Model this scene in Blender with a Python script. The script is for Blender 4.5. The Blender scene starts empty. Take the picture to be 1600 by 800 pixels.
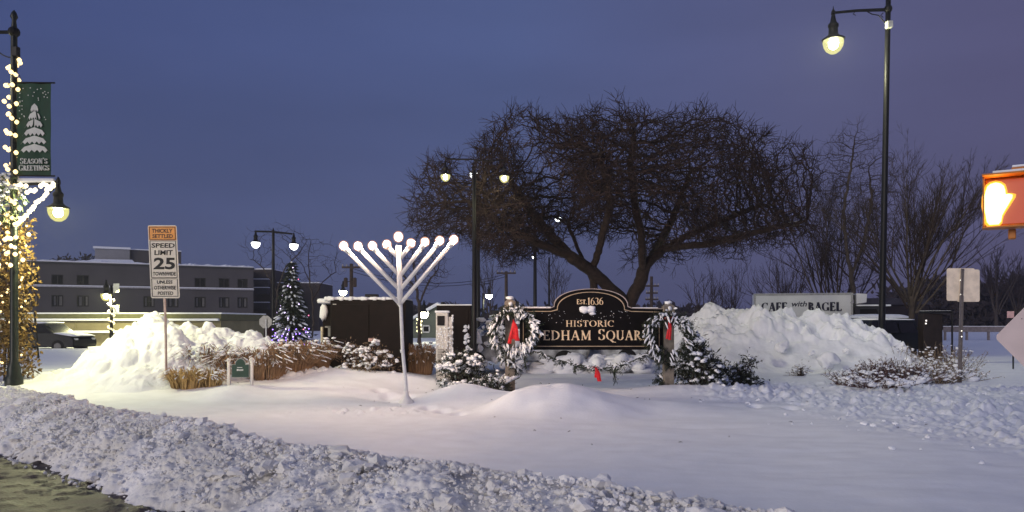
import bpy, math, random
import numpy as np
from mathutils import Vector, Matrix, noise as mnoise

S = bpy.context.scene
C = S.collection
PI = math.pi

# ------------------------------------------------------------------ camera
F = 1155.0                      # focal length in photo pixels (photo 1600 wide)
EYE = 1.6
cam_d = bpy.data.cameras.new("camera")
cam = bpy.data.objects.new("camera", cam_d)
C.objects.link(cam)
cam.location = (0, 0, EYE)
cam.rotation_euler = (PI / 2, 0, 0)
cam_d.sensor_width = 36.0
cam_d.lens = 36.0 * F / 1600.0
cam_d.shift_y = 100.0 / 1600.0
cam_d.clip_start = 0.05
cam_d.clip_end = 6000
S.camera = cam

# ------------------------------------------------------------------ world
w = bpy.data.worlds.new("World")
S.world = w
w.use_nodes = True
nt = w.node_tree
for n in list(nt.nodes):
    nt.nodes.remove(n)
def N(t, **k):
    n = nt.nodes.new(t)
    for a, b in k.items():
        setattr(n, a, b)
    return n
L = nt.links.new
wo = N('ShaderNodeOutputWorld')
tc = N('ShaderNodeTexCoord')
sep = N('ShaderNodeSeparateXYZ')
L(tc.outputs['Generated'], sep.inputs[0])
def ramp(stops, src):
    r = N('ShaderNodeValToRGB')
    els = r.color_ramp.elements
    while len(els) < len(stops):
        els.new(0.5)
    for e, (p, c) in zip(els, stops):
        e.position = p
        e.color = (c[0], c[1], c[2], 1)
    L(src, r.inputs[0])
    return r
def lin(r, g, b):
    f = lambda v: (v / 255 / 12.92) if v / 255 <= 0.04045 else ((v / 255 + 0.055) / 1.055) ** 2.4
    return (f(r), f(g), f(b))
elev = N('ShaderNodeMath', operation='MAXIMUM')
L(sep.outputs['Z'], elev.inputs[0]); elev.inputs[1].default_value = 0
# azimuth: left blue, right violet
azm = N('ShaderNodeMapRange')
L(sep.outputs['X'], azm.inputs[0])
azm.inputs[1].default_value = -0.6; azm.inputs[2].default_value = 0.6
hor = ramp([(0, lin(74, 84, 120)), (0.5, lin(76, 84, 121)), (1, lin(82, 79, 112))], azm.outputs[0])
mid = ramp([(0, lin(67, 80, 129)), (0.5, lin(79, 92, 138)), (1, lin(92, 90, 129))], azm.outputs[0])
e1 = N('ShaderNodeMapRange'); L(elev.outputs[0], e1.inputs[0])
e1.inputs[1].default_value = 0.02; e1.inputs[2].default_value = 0.34
m1 = N('ShaderNodeMix', data_type='RGBA')
L(e1.outputs[0], m1.inputs[0]); L(hor.outputs[0], m1.inputs[6]); L(mid.outputs[0], m1.inputs[7])
e2 = N('ShaderNodeMapRange'); L(elev.outputs[0], e2.inputs[0])
e2.inputs[1].default_value = 0.42; e2.inputs[2].default_value = 0.9
m2 = N('ShaderNodeMix', data_type='RGBA')
L(e2.outputs[0], m2.inputs[0]); L(m1.outputs[2], m2.inputs[6])
m2.inputs[7].default_value = (0.145, 0.18, 0.345, 1)
# overcast mottling
mp = N('ShaderNodeMapping'); L(tc.outputs['Generated'], mp.inputs[0]); mp.inputs[3].default_value = (1.2, 1.2, 5.0)
nz = N('ShaderNodeTexNoise'); L(mp.outputs[0], nz.inputs[0])
nz.inputs['Scale'].default_value = 1.6; nz.inputs['Detail'].default_value = 4; nz.inputs['Roughness'].default_value = 0.5
nr = N('ShaderNodeMapRange'); L(nz.outputs[0], nr.inputs[0])
nr.inputs[1].default_value = 0.3; nr.inputs[2].default_value = 0.7; nr.inputs[3].default_value = 0.90; nr.inputs[4].default_value = 1.08
mul = N('ShaderNodeVectorMath', operation='SCALE'); L(m2.outputs[2], mul.inputs[0]); L(nr.outputs[0], mul.inputs['Scale'])
bg = N('ShaderNodeBackground'); L(mul.outputs[0], bg.inputs[0]); bg.inputs[1].default_value = 0.93
sky = N('ShaderNodeTexSky', sky_type='NISHITA')
sky.sun_disc = False
sky.sun_elevation = math.radians(1.0)
sky.sun_rotation = math.radians(190)
sky.altitude = 0; sky.dust_density = 1.0
bg2 = N('ShaderNodeBackground'); L(sky.outputs[0], bg2.inputs[0]); bg2.inputs[1].default_value = 0.004
add = N('ShaderNodeAddShader'); L(bg.outputs[0], add.inputs[0]); L(bg2.outputs[0], add.inputs[1])
L(add.outputs[0], wo.inputs[0])

# low soft sun standing in for street light behind the camera
sl = bpy.data.lights.new("sun", 'SUN')
sl.energy = 1.45; sl.angle = math.radians(22); sl.color = (1.0, 0.91, 0.84)
so = bpy.data.objects.new("sun", sl); C.objects.link(so)
so.rotation_euler = (math.radians(78), 0, math.radians(-36))

S.view_settings.view_transform = 'Standard'
S.view_settings.look = 'None'
S.view_settings.exposure = 0
S.view_settings.gamma = 1
S.view_settings.use_curve_mapping = False
cy = S.cycles
cy.use_denoising = True
cy.sample_clamp_indirect = 4
cy.max_bounces = 5; cy.diffuse_bounces = 3; cy.glossy_bounces = 2; cy.transmission_bounces = 3
cy.transparent_max_bounces = 6; cy.volume_bounces = 0
cy.use_light_tree = True

# ------------------------------------------------------------------ materials
MATS = {}
def mat(name, col, rough=0.7, metal=0.0, var=0.15, scale=6.0, bump=0.0, bscale=None, spec=0.4, snow=0.0, stain=None):
    if name in MATS:
        return MATS[name]
    m = bpy.data.materials.new(name); m.use_nodes = True
    t = m.node_tree; b = t.nodes['Principled BSDF']
    b.inputs['Roughness'].default_value = rough
    b.inputs['Metallic'].default_value = metal
    b.inputs['Specular IOR Level'].default_value = spec
    tcn = t.nodes.new('ShaderNodeTexCoord')
    nz = t.nodes.new('ShaderNodeTexNoise'); nz.inputs['Scale'].default_value = scale; nz.inputs['Detail'].default_value = 5
    t.links.new(tcn.outputs['Object'], nz.inputs[0])
    mx = t.nodes.new('ShaderNodeMix'); mx.data_type = 'RGBA'
    mr = t.nodes.new('ShaderNodeMapRange'); mr.inputs[1].default_value = 0.35; mr.inputs[2].default_value = 0.65
    t.links.new(nz.outputs[0], mr.inputs[0]); t.links.new(mr.outputs[0], mx.inputs[0])
    a = [max(0, c * (1 - var)) for c in col]; z = [min(1, c * (1 + var)) for c in col]
    if stain: a = list(stain)
    mx.inputs[6].default_value = (*a, 1); mx.inputs[7].default_value = (*z, 1)
    out = mx.outputs[2]
    if snow > 0:
        g = t.nodes.new('ShaderNodeNewGeometry'); sp = t.nodes.new('ShaderNodeSeparateXYZ')
        t.links.new(g.outputs['Normal'], sp.inputs[0])
        n2 = t.nodes.new('ShaderNodeTexNoise'); n2.inputs['Scale'].default_value = 2.2; n2.inputs['Detail'].default_value = 3
        t.links.new(tcn.outputs['Object'], n2.inputs[0])
        ad = t.nodes.new('ShaderNodeMath'); ad.operation = 'ADD'
        t.links.new(sp.outputs['Z'], ad.inputs[0]); t.links.new(n2.outputs[0], ad.inputs[1])
        r2 = t.nodes.new('ShaderNodeMapRange'); r2.inputs[1].default_value = 1.65 - snow; r2.inputs[2].default_value = 1.75 - snow
        t.links.new(ad.outputs[0], r2.inputs[0])
        m3 = t.nodes.new('ShaderNodeMix'); m3.data_type = 'RGBA'
        t.links.new(r2.outputs[0], m3.inputs[0]); t.links.new(out, m3.inputs[6]); m3.inputs[7].default_value = (0.8, 0.82, 0.86, 1)
        out = m3.outputs[2]
    t.links.new(out, b.inputs['Base Color'])
    if bump > 0:
        nb = t.nodes.new('ShaderNodeTexNoise'); nb.inputs['Scale'].default_value = bscale or scale * 4; nb.inputs['Detail'].default_value = 6
        t.links.new(tcn.outputs['Object'], nb.inputs[0])
        bp = t.nodes.new('ShaderNodeBump'); bp.inputs['Strength'].default_value = bump; bp.inputs['Distance'].default_value = 0.02
        t.links.new(nb.outputs[0], bp.inputs['Height']); t.links.new(bp.outputs[0], b.inputs['Normal'])
    MATS[name] = m
    return m
def emit(name, col, strength, sample=True, base=0.6):
    if name in MATS:
        return MATS[name]
    m = bpy.data.materials.new(name); m.use_nodes = True
    t = m.node_tree; b = t.nodes['Principled BSDF']
    b.inputs['Base Color'].default_value = (base, base * .8, base * .7, 1)
    b.inputs['Emission Color'].default_value = (*col, 1)
    b.inputs['Emission Strength'].default_value = strength
    m.cycles.emission_sampling = 'FRONT' if sample else 'NONE'
    MATS[name] = m
    return m

SNOW = mat('fresh_snow', (0.84, 0.86, 0.90), 0.6, var=0.03, scale=3, bump=0.25, bscale=22, spec=0.25)
SNOWP = mat('plowed_snow', (0.80, 0.82, 0.86), 0.75, var=0.06, scale=3.0, bump=0.6, bscale=26, spec=0.2)
SLUSH = mat('slushy_snow', (0.92, 0.90, 0.87), 0.7, var=0.04, scale=1.4, bump=0.3, bscale=50, spec=0.3, stain=(0.72, 0.70, 0.66))
BLACK = mat('black_painted_metal', (0.006, 0.006, 0.008), 0.5, var=0.3, scale=14, bump=0.08, spec=0.25)
DGREEN = mat('dark_green_metal', (0.006, 0.010, 0.008), 0.45, var=0.3, scale=14)
BARK = mat('dark_bark', (0.028, 0.018, 0.015), 0.9, var=0.35, scale=9, bump=0.8, bscale=40, snow=0.12)
BARKT = mat('twig_bark', (0.026, 0.015, 0.013), 0.9, var=0.3, scale=5)
BARKG = mat('grey_bark', (0.050, 0.038, 0.032), 0.9, var=0.3, scale=6, bump=0.6, snow=0.15)
WHITEP = mat('white_painted_pipe', (0.78, 0.76, 0.74), 0.45, var=0.06, scale=12, bump=0.05)
GALV = mat('galvanised_steel', (0.36, 0.36, 0.36), 0.45, 0.6, var=0.2, scale=20, bump=0.1)
GLASS = mat('dark_window_glass', (0.008, 0.008, 0.010), 0.25, var=0.3, scale=1.5, spec=0.25)
LEAFG = mat('evergreen_leaf', (0.024, 0.030, 0.018), 0.55, var=0.4, scale=8)
NEEDLE = mat('pine_needles', (0.026, 0.036, 0.020), 0.7, var=0.4, scale=10)
RED = mat('red_velvet_ribbon', (0.62, 0.012, 0.018), 0.6, var=0.2, scale=10)

def halo_shell(name, col, strength, fac):
    """see-through shell round a lamp whose emission imitates a halo"""
    m = bpy.data.materials.new(name); m.use_nodes = True; t = m.node_tree
    for n in list(t.nodes): t.nodes.remove(n)
    o = t.nodes.new('ShaderNodeOutputMaterial'); mx = t.nodes.new('ShaderNodeMixShader'); tr = t.nodes.new('ShaderNodeBsdfTransparent'); em = t.nodes.new('ShaderNodeEmission')
    em.inputs[0].default_value = (*col, 1); em.inputs[1].default_value = strength; mx.inputs[0].default_value = fac
    t.links.new(tr.outputs[0], mx.inputs[1]); t.links.new(em.outputs[0], mx.inputs[2]); t.links.new(mx.outputs[0], o.inputs[0])
    m.cycles.emission_sampling = 'NONE'; MATS[name] = m
    return m
# ------------------------------------------------------------------ mesh builder
_I = {}
def ico(sub):
    if sub in _I: return _I[sub]
    import bmesh
    bm = bmesh.new(); bmesh.ops.create_icosphere(bm, subdivisions=sub, radius=1)
    v = np.array([q.co[:] for q in bm.verts]); f = [tuple(x.index for x in q.verts) for q in bm.faces]
    bm.free(); _I[sub] = (v, f); return _I[sub]

class MB:
    def __init__(s): s.v = []; s.f = []
    def add(s, V, Fs):
        o = len(s.v); s.v.extend([tuple(p) for p in V]); s.f.extend([tuple(i + o for i in q) for q in Fs]); return s
    def box(s, c, d, rz=0, ry=0, rx=0, bev=0.0):
        M = Matrix.Rotation(rz, 3, 'Z') @ Matrix.Rotation(ry, 3, 'Y') @ Matrix.Rotation(rx, 3, 'X')
        hx, hy, hz = d[0] / 2, d[1] / 2, d[2] / 2
        if bev <= 0:
            P = [(-hx, -hy, -hz), (hx, -hy, -hz), (hx, hy, -hz), (-hx, hy, -hz), (-hx, -hy, hz), (hx, -hy, hz), (hx, hy, hz), (-hx, hy, hz)]
            V = [M @ Vector(p) + Vector(c) for p in P]
            return s.add(V, [(0, 3, 2, 1), (4, 5, 6, 7), (0, 1, 5, 4), (1, 2, 6, 5), (2, 3, 7, 6), (3, 0, 4, 7)])
        b = min(bev, hx * .95, hy * .95, hz * .95)
        import bmesh
        bm = bmesh.new(); bmesh.ops.create_cube(bm, size=1)
        for q in bm.verts: q.co = Vector((q.co.x * d[0], q.co.y * d[1], q.co.z * d[2]))
        bmesh.ops.bevel(bm, geom=bm.edges[:], offset=b, segments=2, affect='EDGES', profile=0.6)
        V = [M @ q.co + Vector(c) for q in bm.verts]; bm.verts.index_update()
        Fs = [tuple(x.index for x in q.verts) for q in bm.faces]; bm.free()
        return s.add(V, Fs)
    def tube(s, pts, rad, n=8, cap=True):
        pts = [Vector(p) for p in pts]
        if not hasattr(rad, '__len__'): rad = [rad] * len(pts)
        V = []; Fs = []
        ref = None
        for i, p in enumerate(pts):
            d = (pts[min(i + 1, len(pts) - 1)] - pts[max(i - 1, 0)])
            if d.length < 1e-9: d = Vector((0, 0, 1))
            d.normalize()
            if ref is None:
                ref = Vector((1, 0, 0)) if abs(d.x) < 0.8 else Vector((0, 1, 0))
            u = (ref - d * ref.dot(d))
            if u.length < 1e-6: u = d.orthogonal()
            u.normalize(); ref = u; v = d.cross(u)
            for k in range(n):
                a = 2 * PI * k / n
                V.append(p + (u * math.cos(a) + v * math.sin(a)) * rad[i])
        for i in range(len(pts) - 1):
            for k in range(n):
                a = i * n + k; b = i * n + (k + 1) % n
                Fs.append((a, b, b + n, a + n))
        if cap:
            Fs.append(tuple(range(n - 1, -1, -1))); Fs.append(tuple((len(pts) - 1) * n + k for k in range(n)))
        return s.add(V, Fs)
    def lathe(s, c, prof, n=20, ax=None):
        V = []; Fs = []
        for r, z in prof:
            for k in range(n):
                a = 2 * PI * k / n; V.append((c[0] + r * math.cos(a), c[1] + r * math.sin(a), c[2] + z))
        for i in range(len(prof) - 1):
            for k in range(n):
                a = i * n + k; b = i * n + (k + 1) % n; Fs.append((a, b, b + n, a + n))
        Fs.append(tuple(range(n - 1, -1, -1))); Fs.append(tuple((len(prof) - 1) * n + k for k in range(n)))
        return s.add(V, Fs)
    def blob(s, c, r, sub=1, jit=0.2, rz=0, seed=None):
        V, Fs = ico(sub)
        rr = random.Random(seed) if seed is not None else random
        o = Vector((rr.uniform(-50, 50), rr.uniform(-50, 50), 0))
        if not hasattr(r, '__len__'): r = (r, r, r)
        out = []
        ca, sa = math.cos(rz), math.sin(rz)
        for p in V:
            k = 1 + jit * 2 * mnoise.noise(Vector(p) * 1.3 + o)
            x, y, z = p[0] * r[0] * k, p[1] * r[1] * k, p[2] * r[2] * k
            out.append((c[0] + x * ca - y * sa, c[1] + x * sa + y * ca, c[2] + z))
        return s.add(out, Fs)
    def prism(s, poly, y0, y1):              # polygon in X,Z extruded along Y from y0 (front) to y1
        n = len(poly)
        V = [(x, y0, z) for x, z in poly] + [(x, y1, z) for x, z in poly]
        Fs = [tuple(range(n)), tuple(range(2 * n - 1, n - 1, -1))]
        for i in range(n):
            j = (i + 1) % n; Fs.append((i, i + n, j + n, j))
        return s.add(V, Fs)
    def quad(s, c, u, v):
        c = Vector(c); u = Vector(u); v = Vector(v)
        return s.add([c - u - v, c + u - v, c + u + v, c - u + v], [(0, 1, 2, 3)])
    def leaf(s, c, d, wd, fold=0.2):           # a small pointed leaf from c along d
        c = Vector(c); d = Vector(d)
        side = d.cross(Vector((random.uniform(-1, 1), random.uniform(-1, 1), random.uniform(-1, 1))))
        if side.length < 1e-6: side = d.orthogonal()
        side.normalize(); up = side.cross(d).normalized() * wd * fold
        return s.add([c, c + d * .45 + side * wd + up, c + d, c + d * .45 - side * wd + up], [(0, 1, 2, 3)])
    def build(s, name, m, parent=None, base=None, smooth=False):
        me = bpy.data.meshes.new(name)
        off = Vector((0, 0, 0))
        if parent is not None:
            p = parent
            while p.parent is not None: p = p.parent
            off = p.location.copy()
        elif base is not None:
            off = Vector(base)
        V = np.array([tuple(v) for v in s.v], dtype=np.float64) - np.array(off[:])
        me.from_pydata(V.tolist(), [], s.f); me.update()
        if smooth: me.polygons.foreach_set('use_smooth', [True] * len(me.polygons))
        me.materials.append(m)
        o = bpy.data.objects.new(name, me); C.objects.link(o)
        if parent is not None: o.parent = parent
        else: o.location = off
        return o

def thing(name, label, cat, loc, group=None):
    o = bpy.data.objects.new(name, None); C.objects.link(o)
    o.location = loc; o['label'] = label; o['category'] = cat
    if group: o['group'] = group
    return o
def tag(o, label, cat, group=None, kind=None):
    if label: o['label'] = label
    if cat: o['category'] = cat
    if group: o['group'] = group
    if kind: o['kind'] = kind
    return o
def P(px, py, D):
    return Vector(((px - 800) / F * D, D, EYE + (500 - py) / F * D))
def W(px, D): return px / F * D

def grid_mesh(name, X, Y, Z, m, smooth=True, wrap=False):
    h, wd = X.shape
    me = bpy.data.meshes.new(name)
    co = np.stack([X, Y, Z], -1).reshape(-1, 3).astype(np.float32)
    me.vertices.add(len(co)); me.vertices.foreach_set('co', co.ravel())
    i = np.arange(h - 1)[:, None]; j = np.arange(wd if wrap else wd - 1)[None, :]
    j2 = (j + 1) % wd
    q = np.stack([i * wd + j, i * wd + j2, (i + 1) * wd + j2, (i + 1) * wd + j], -1).reshape(-1, 4)
    n = len(q)
    me.loops.add(n * 4); me.loops.foreach_set('vertex_index', q.ravel().astype(np.int32))
    me.polygons.add(n); me.polygons.foreach_set('loop_start', (np.arange(n) * 4).astype(np.int32))
    me.update(calc_edges=True)
    me.polygons.foreach_set('use_smooth', np.ones(n, dtype=bool))
    me.materials.append(m)
    me.validate()
    o = bpy.data.objects.new(name, me); C.objects.link(o)
    return o

# ------------------------------------------------------------------ numpy noise
def _h(ix, iy, k):
    n = (ix.astype(np.int64) * 374761393 + iy.astype(np.int64) * 668265263 + k * 974711) & 0xffffffff
    n = ((n ^ (n >> 13)) * 1274126177) & 0xffffffff
    n = ((n ^ (n >> 16)) * 2246822519) & 0xffffffff
    n = n ^ (n >> 15)
    return (n & 0xffffff) / float(0xffffff)
def vnoise(x, y, k=0):
    ix = np.floor(x); iy = np.floor(y); fx = x - ix; fy = y - iy
    fx = fx * fx * fx * (fx * (fx * 6 - 15) + 10); fy = fy * fy * fy * (fy * (fy * 6 - 15) + 10)
    a = _h(ix, iy, k); b = _h(ix + 1, iy, k); c = _h(ix, iy + 1, k); d = _h(ix + 1, iy + 1, k)
    return (a * (1 - fx) + b * fx) * (1 - fy) + (c * (1 - fx) + d * fx) * fy - 0.5
def fbm(x, y, o=4, k=0, g=0.5):
    r = 0; a = 1
    for i in range(o):
        r = r + a * vnoise(x * 2 ** i + i * 17.3, y * 2 ** i - i * 9.1, k + i); a *= g
    return r
def cells(x, y, size, k=0, dens=1.0, rmin=0.35, rmax=0.75):
    """rounded lumps: max over jittered seeds of a dome; returns 0..rmax*size"""
    x = x / size; y = y / size
    ix = np.floor(x); iy = np.floor(y); best = np.zeros_like(x)
    for dx in (-1, 0, 1):
        for dy in (-1, 0, 1):
            cx = ix + dx; cy_ = iy + dy
            sx = cx + _h(cx, cy_, k + 1); sy = cy_ + _h(cx, cy_, k + 2)
            r = rmin + (rmax - rmin) * _h(cx, cy_, k + 3)
            on = _h(cx, cy_, k + 4) < dens
            an = _h(cx, cy_, k + 5) * PI; st = 0.6 + 0.8 * _h(cx, cy_, k + 6)
            ux = (x - sx) * np.cos(an) + (y - sy) * np.sin(an); uy = -(x - sx) * np.sin(an) + (y - sy) * np.cos(an)
            d2 = (ux * ux * st + uy * uy / st) / (r * r)
            hgt = np.sqrt(np.maximum(0, 1 - d2)) * r * on
            best = np.maximum(best, hgt)
    return best * size
def sstep(a, b, x):
    t = np.clip((x - a) / (b - a), 0, 1); return t * t * (3 - 2 * t)
def gauss(x, y, cx, cy_, sx, sy): return np.exp(-((x - cx) / sx) ** 2 - ((y - cy_) / sy) ** 2)

# plow bank frame: s runs along the kerb to the right, n across it towards the island
BD = np.array([0.772, -0.636]); BN = np.array([0.636, 0.772])
foot_pts = np.array([(-16, 18), (-6.6, 9.55), (-3.2, 6.75), (0, 4.05), (2.6, 2.1), (6, -0.6), (10, -3.8)], float)
crest_pts = np.array([(-17, 21.5), (-9.5, 13.7), (-5.6, 9.95), (-2.7, 7.8), (-0.3, 6.3), (0.95, 5.45), (2.4, 4.75), (6, 2.2), (11, -1.8)], float)
fs, fn = foot_pts @ BD, foot_pts @ BN
cs, cn = crest_pts @ BD, crest_pts @ BN
def foot_n(s): return np.interp(s, fs, fn)
def crest_n(s): return np.interp(s, cs, cn)
def crest_h(s): return np.interp(s, [-20, -12, -8, -3, 0, 4, 8], [0.42, 0.42, 0.37, 0.25, 0.20, 0.18, 0.18])

def base_ground(x, y):
    """smooth snow surface of the island and beyond"""
    z = 0.06 * fbm(x * 0.35, y * 0.35, 3, 5) + 0.03 * fbm(x * 0.9 + .3 * y, y * 1.9, 3, 9) + 0.007 * fbm(x * 1.4 + .5 * y, y * 4.5, 3, 19) * (y < 40)
    z = z + 0.30 * sstep(12.5, 16.5, y + 0.12 * x) * sstep(-1.2, -4.2, x) * (1 - sstep(30, 45, y))
    # drifts round the sign, the menorah and the cabinets
    wob = 0.25 * fbm(x * 1.1, y * 1.1, 3, 91)
    z = z + 0.37 * gauss(x + wob, y, 0.85, 13.0, 0.92, 0.95) + 0.17 * gauss(x, y + wob, 0.1, 12.9, 0.6, 0.5) + 0.05 * np.exp(-np.sqrt((x - 0.95 + wob) ** 2 + .01) / .4 - ((y - 13) / .8) ** 2) + 0.16 * gauss(x, y, 2.4, 13.2, 1.5, 0.8)
    z = z + 0.34 * gauss(x, y, -0.95, 14.6, 0.75, 0.8) + 0.16 * gauss(x, y, 0.1, 14.2, 0.8, 0.6)
    z = z + 0.16 * gauss(x, y, 3.4, 16.0, 1.6, 0.55) + 0.22 * gauss(x, y, -2.3, 17.2, 1.4, 0.7)
    z = z + 0.16 * gauss(x, y, -5.7, 14.9, 0.55, 0.7) + 0.14 * gauss(x, y, -4.2, 17.6, 1.6, 0.7)
    z = z - 0.08 * gauss(x, y, -2.6, 14.5, 0.5, 0.35) + 0.06 * gauss(x, y, -3.4, 14.2, 0.5, 0.3)
    z = z + 0.10 * gauss(x, y, 7.5, 13.5, 2.6, 1.2) + 0.10 * gauss(x, y, 5.2, 15.5, 1.8, 0.8)
    for (fx, fy, fr) in ((-2.5, 14.9, .16), (-2.05, 14.6, .14), (-2.3, 14.2, .15), (-1.5, 13.3, .12), (-1.2, 13.0, .12), (-0.9, 12.6, .13), (-2.75, 15.4, .16), (4.4, 13.4, .12), (4.9, 13.0, .12), (5.3, 13.5, .13)):
        z = z - 0.09 * gauss(x, y, fx, fy, fr * .8, fr * 1.2) + 0.03 * gauss(x, y, fx + .05, fy + fr * 1.6, fr, fr)
    # slight hollow of the trodden snow by the menorah foot
    z = z - 0.05 * gauss(x, y, -1.75, 13.75, 0.35, 0.25)
    return z
def ground_h(x, y):
    z = base_ground(x, y)
    # churned snow at right
    m = sstep(5.6, 8.2, x + 0.35 * (y - 8)) * (1 - sstep(17, 20, y)) * sstep(3, 6, y)
    m = m * (0.55 + 0.9 * np.clip(fbm(x * 0.6, y * 0.6, 2, 33) + 0.3, 0, 1))
    z = z + m * (0.75 * cells(x, y, 0.20, 40, 0.42, .2, .6) + 0.8 * cells(x, y, 0.09, 60, 0.4) - 0.012)
    # little crumbs on the smooth snow near menorah
    mm = gauss(x, y, -2.6, 12.9, 1.1, 0.5)
    z = z + mm * 0.8 * cells(x, y, 0.12, 77, 0.22)
    # road side: the snow sheet dives under the road
    s = x * BD[0] + y * BD[1]; n = x * BN[0] + y * BN[1]
    z = z * sstep(-0.2, 1.0, n - foot_n(s)) - 0.32 * (1 - sstep(0.1, 0.8, n - foot_n(s)))
    return z
# ------------------------------------------------------------------ ground
def make_ground():
    a1 = np.linspace(-math.radians(42), math.radians(42), 1000)
    a2 = np.linspace(math.radians(43), math.radians(317), 120)
    ang = np.concatenate([a1, a2])
    r = [1.2]
    while r[-1] < 30: r.append(r[-1] * 1.0052)
    while r[-1] < 4500: r.append(r[-1] * 1.05)
    r = np.array(r)
    R, A = np.meshgrid(r, ang, indexing='ij')
    X = R * np.sin(A); Y = R * np.cos(A)
    o = grid_mesh('snow_ground', X, Y, ground_h(X, Y), SNOW, wrap=True)
    tag(o, None, None, kind='structure')
make_ground()

# road sheet (wet dark asphalt with brown slush)
def make_road():
    m = bpy.data.materials.new('wet_road'); m.use_nodes = True
    t = m.node_tree; b = t.nodes['Principled BSDF']
    tcn = t.nodes.new('ShaderNodeTexCoord')
    mpn = t.nodes.new('ShaderNodeMapping'); mpn.inputs['Rotation'].default_value = (0, 0, math.radians(39.5)); mpn.inputs['Scale'].default_value = (0.5, 2.4, 1)
    t.links.new(tcn.outputs['Object'], mpn.inputs[0])
    n1 = t.nodes.new('ShaderNodeTexNoise'); n1.inputs['Scale'].default_value = 1.6; n1.inputs['Detail'].default_value = 8
    t.links.new(mpn.outputs[0], n1.inputs[0])
    r = t.nodes.new('ShaderNodeValToRGB')
    e = r.color_ramp.elements
    e[0].position = 0.38; e[0].color = (0.018, 0.012, 0.011, 1)
    e[1].position = 0.74; e[1].color = (0.11, 0.078, 0.074, 1)
    q = e.new(0.55); q.color = (0.046, 0.031, 0.028, 1)
    t.links.new(n1.outputs[0], r.inputs[0]); t.links.new(r.outputs[0], b.inputs['Base Color'])
    r2 = t.nodes.new('ShaderNodeMapRange'); r2.inputs[3].default_value = 0.3; r2.inputs[4].default_value = 0.8
    t.links.new(n1.outputs[0], r2.inputs[0]); t.links.new(r2.outputs[0], b.inputs['Roughness'])
    n2 = t.nodes.new('ShaderNodeTexNoise'); n2.inputs['Scale'].default_value = 40; n2.inputs['Detail'].default_value = 6
    t.links.new(tcn.outputs['Object'], n2.inputs[0])
    bp = t.nodes.new('ShaderNodeBump'); bp.inputs['Strength'].default_value = 0.7; bp.inputs['Distance'].default_value = 0.02
    t.links.new(n2.outputs[0], bp.inputs['Height']); t.links.new(bp.outputs[0], b.inputs['Normal'])
    s = np.concatenate([np.linspace(-60, -14, 20), np.linspace(-13.9, 0, 420), np.linspace(0.5, 40, 30)])
    v = np.concatenate([np.linspace(0.8, -6, 300), np.linspace(-6.5, -25, 20)])
    Sg, V = np.meshgrid(s, v, indexing='ij')
    Nn = foot_n(Sg) + V
    X = Sg * BD[0] + Nn * BN[0]; Y = Sg * BD[1] + Nn * BN[1]
    Z = -0.15 + 0.012 * fbm(Sg * 0.8, V * 4, 3, 3) + 0.45 * cells(Sg, V, 0.10, 91, 0.35) * sstep(-1.5, 0.2, V) + 0.2 * cells(Sg, V, 0.16, 95, 0.12)
    o = grid_mesh('road', X, Y, Z, m); tag(o, None, None, kind='structure')
make_road()

def bank_z(s, u):
    """u: 0 at the road foot, 1 at the crest, 2 at the island side"""
    ch = crest_h(s) + 0.10 * fbm(s * 0.7, u * 0, 3, 21)
    up = np.where(u < 1, np.sin(np.clip(u, 0, 1) * PI / 2) ** 0.85, np.cos(np.clip(u - 1, 0, 1) * PI / 2) ** 1.2)
    return -0.16 + up * (ch + 0.16) - 0.10 * (u > 1.75) * (u - 1.75) * 4
def make_bank():
    s = np.arange(-15, 3.2, 0.0125)
    u = np.linspace(-0.12, 2.0, 190)
    Sg, U = np.meshgrid(s, u, indexing='ij')
    f = foot_n(Sg); c = crest_n(Sg)
    jag = 0.22 * fbm(Sg * 1.3, 0 * U, 4, 50)
    Nn = np.where(U < 1, f + jag + (c - f - jag) * U, c + (U - 1) * 0.62)
    Z = bank_z(Sg, U)
    # slump texture: domes at three sizes, displaced up and outward
    wx = Sg + 0.05 * fbm(Sg * 6, Nn * 6, 2, 71); wy = Nn + 0.05 * fbm(Sg * 6, Nn * 6, 2, 72)
    patch = np.clip(0.5 + 2.2 * fbm(Sg * 0.9, Nn * 1.4, 3, 301), 0.15, 1)
    d = 0.45 * cells(wx, wy, 0.30, 1, 0.25) + 0.7 * cells(wx, wy, 0.10, 11, 0.55, .25, .6) * patch + 0.95 * cells(wx, wy, 0.05, 21, 0.7, .3, .6) * patch + 0.9 * cells(wx, wy, 0.028, 31, 0.7)
    d = d + 0.10 * fbm(Sg * 2.2, Nn * 2.2, 3, 81)
    fade = sstep(-0.12, 0.1, U) * (1 - sstep(1.55, 1.95, U))
    d = d * fade - 0.03
    Z = Z + d * 0.8
    out = -0.55 * d * np.where(U < 1, 1, -0.4)
    Nn = Nn + out
    X = Sg * BD[0] + Nn * BN[0]; Y = Sg * BD[1] + Nn * BN[1]
    o = grid_mesh('snow_bank', X, Y, Z, SLUSH); tag(o, None, None, kind='structure')
make_bank()

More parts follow.
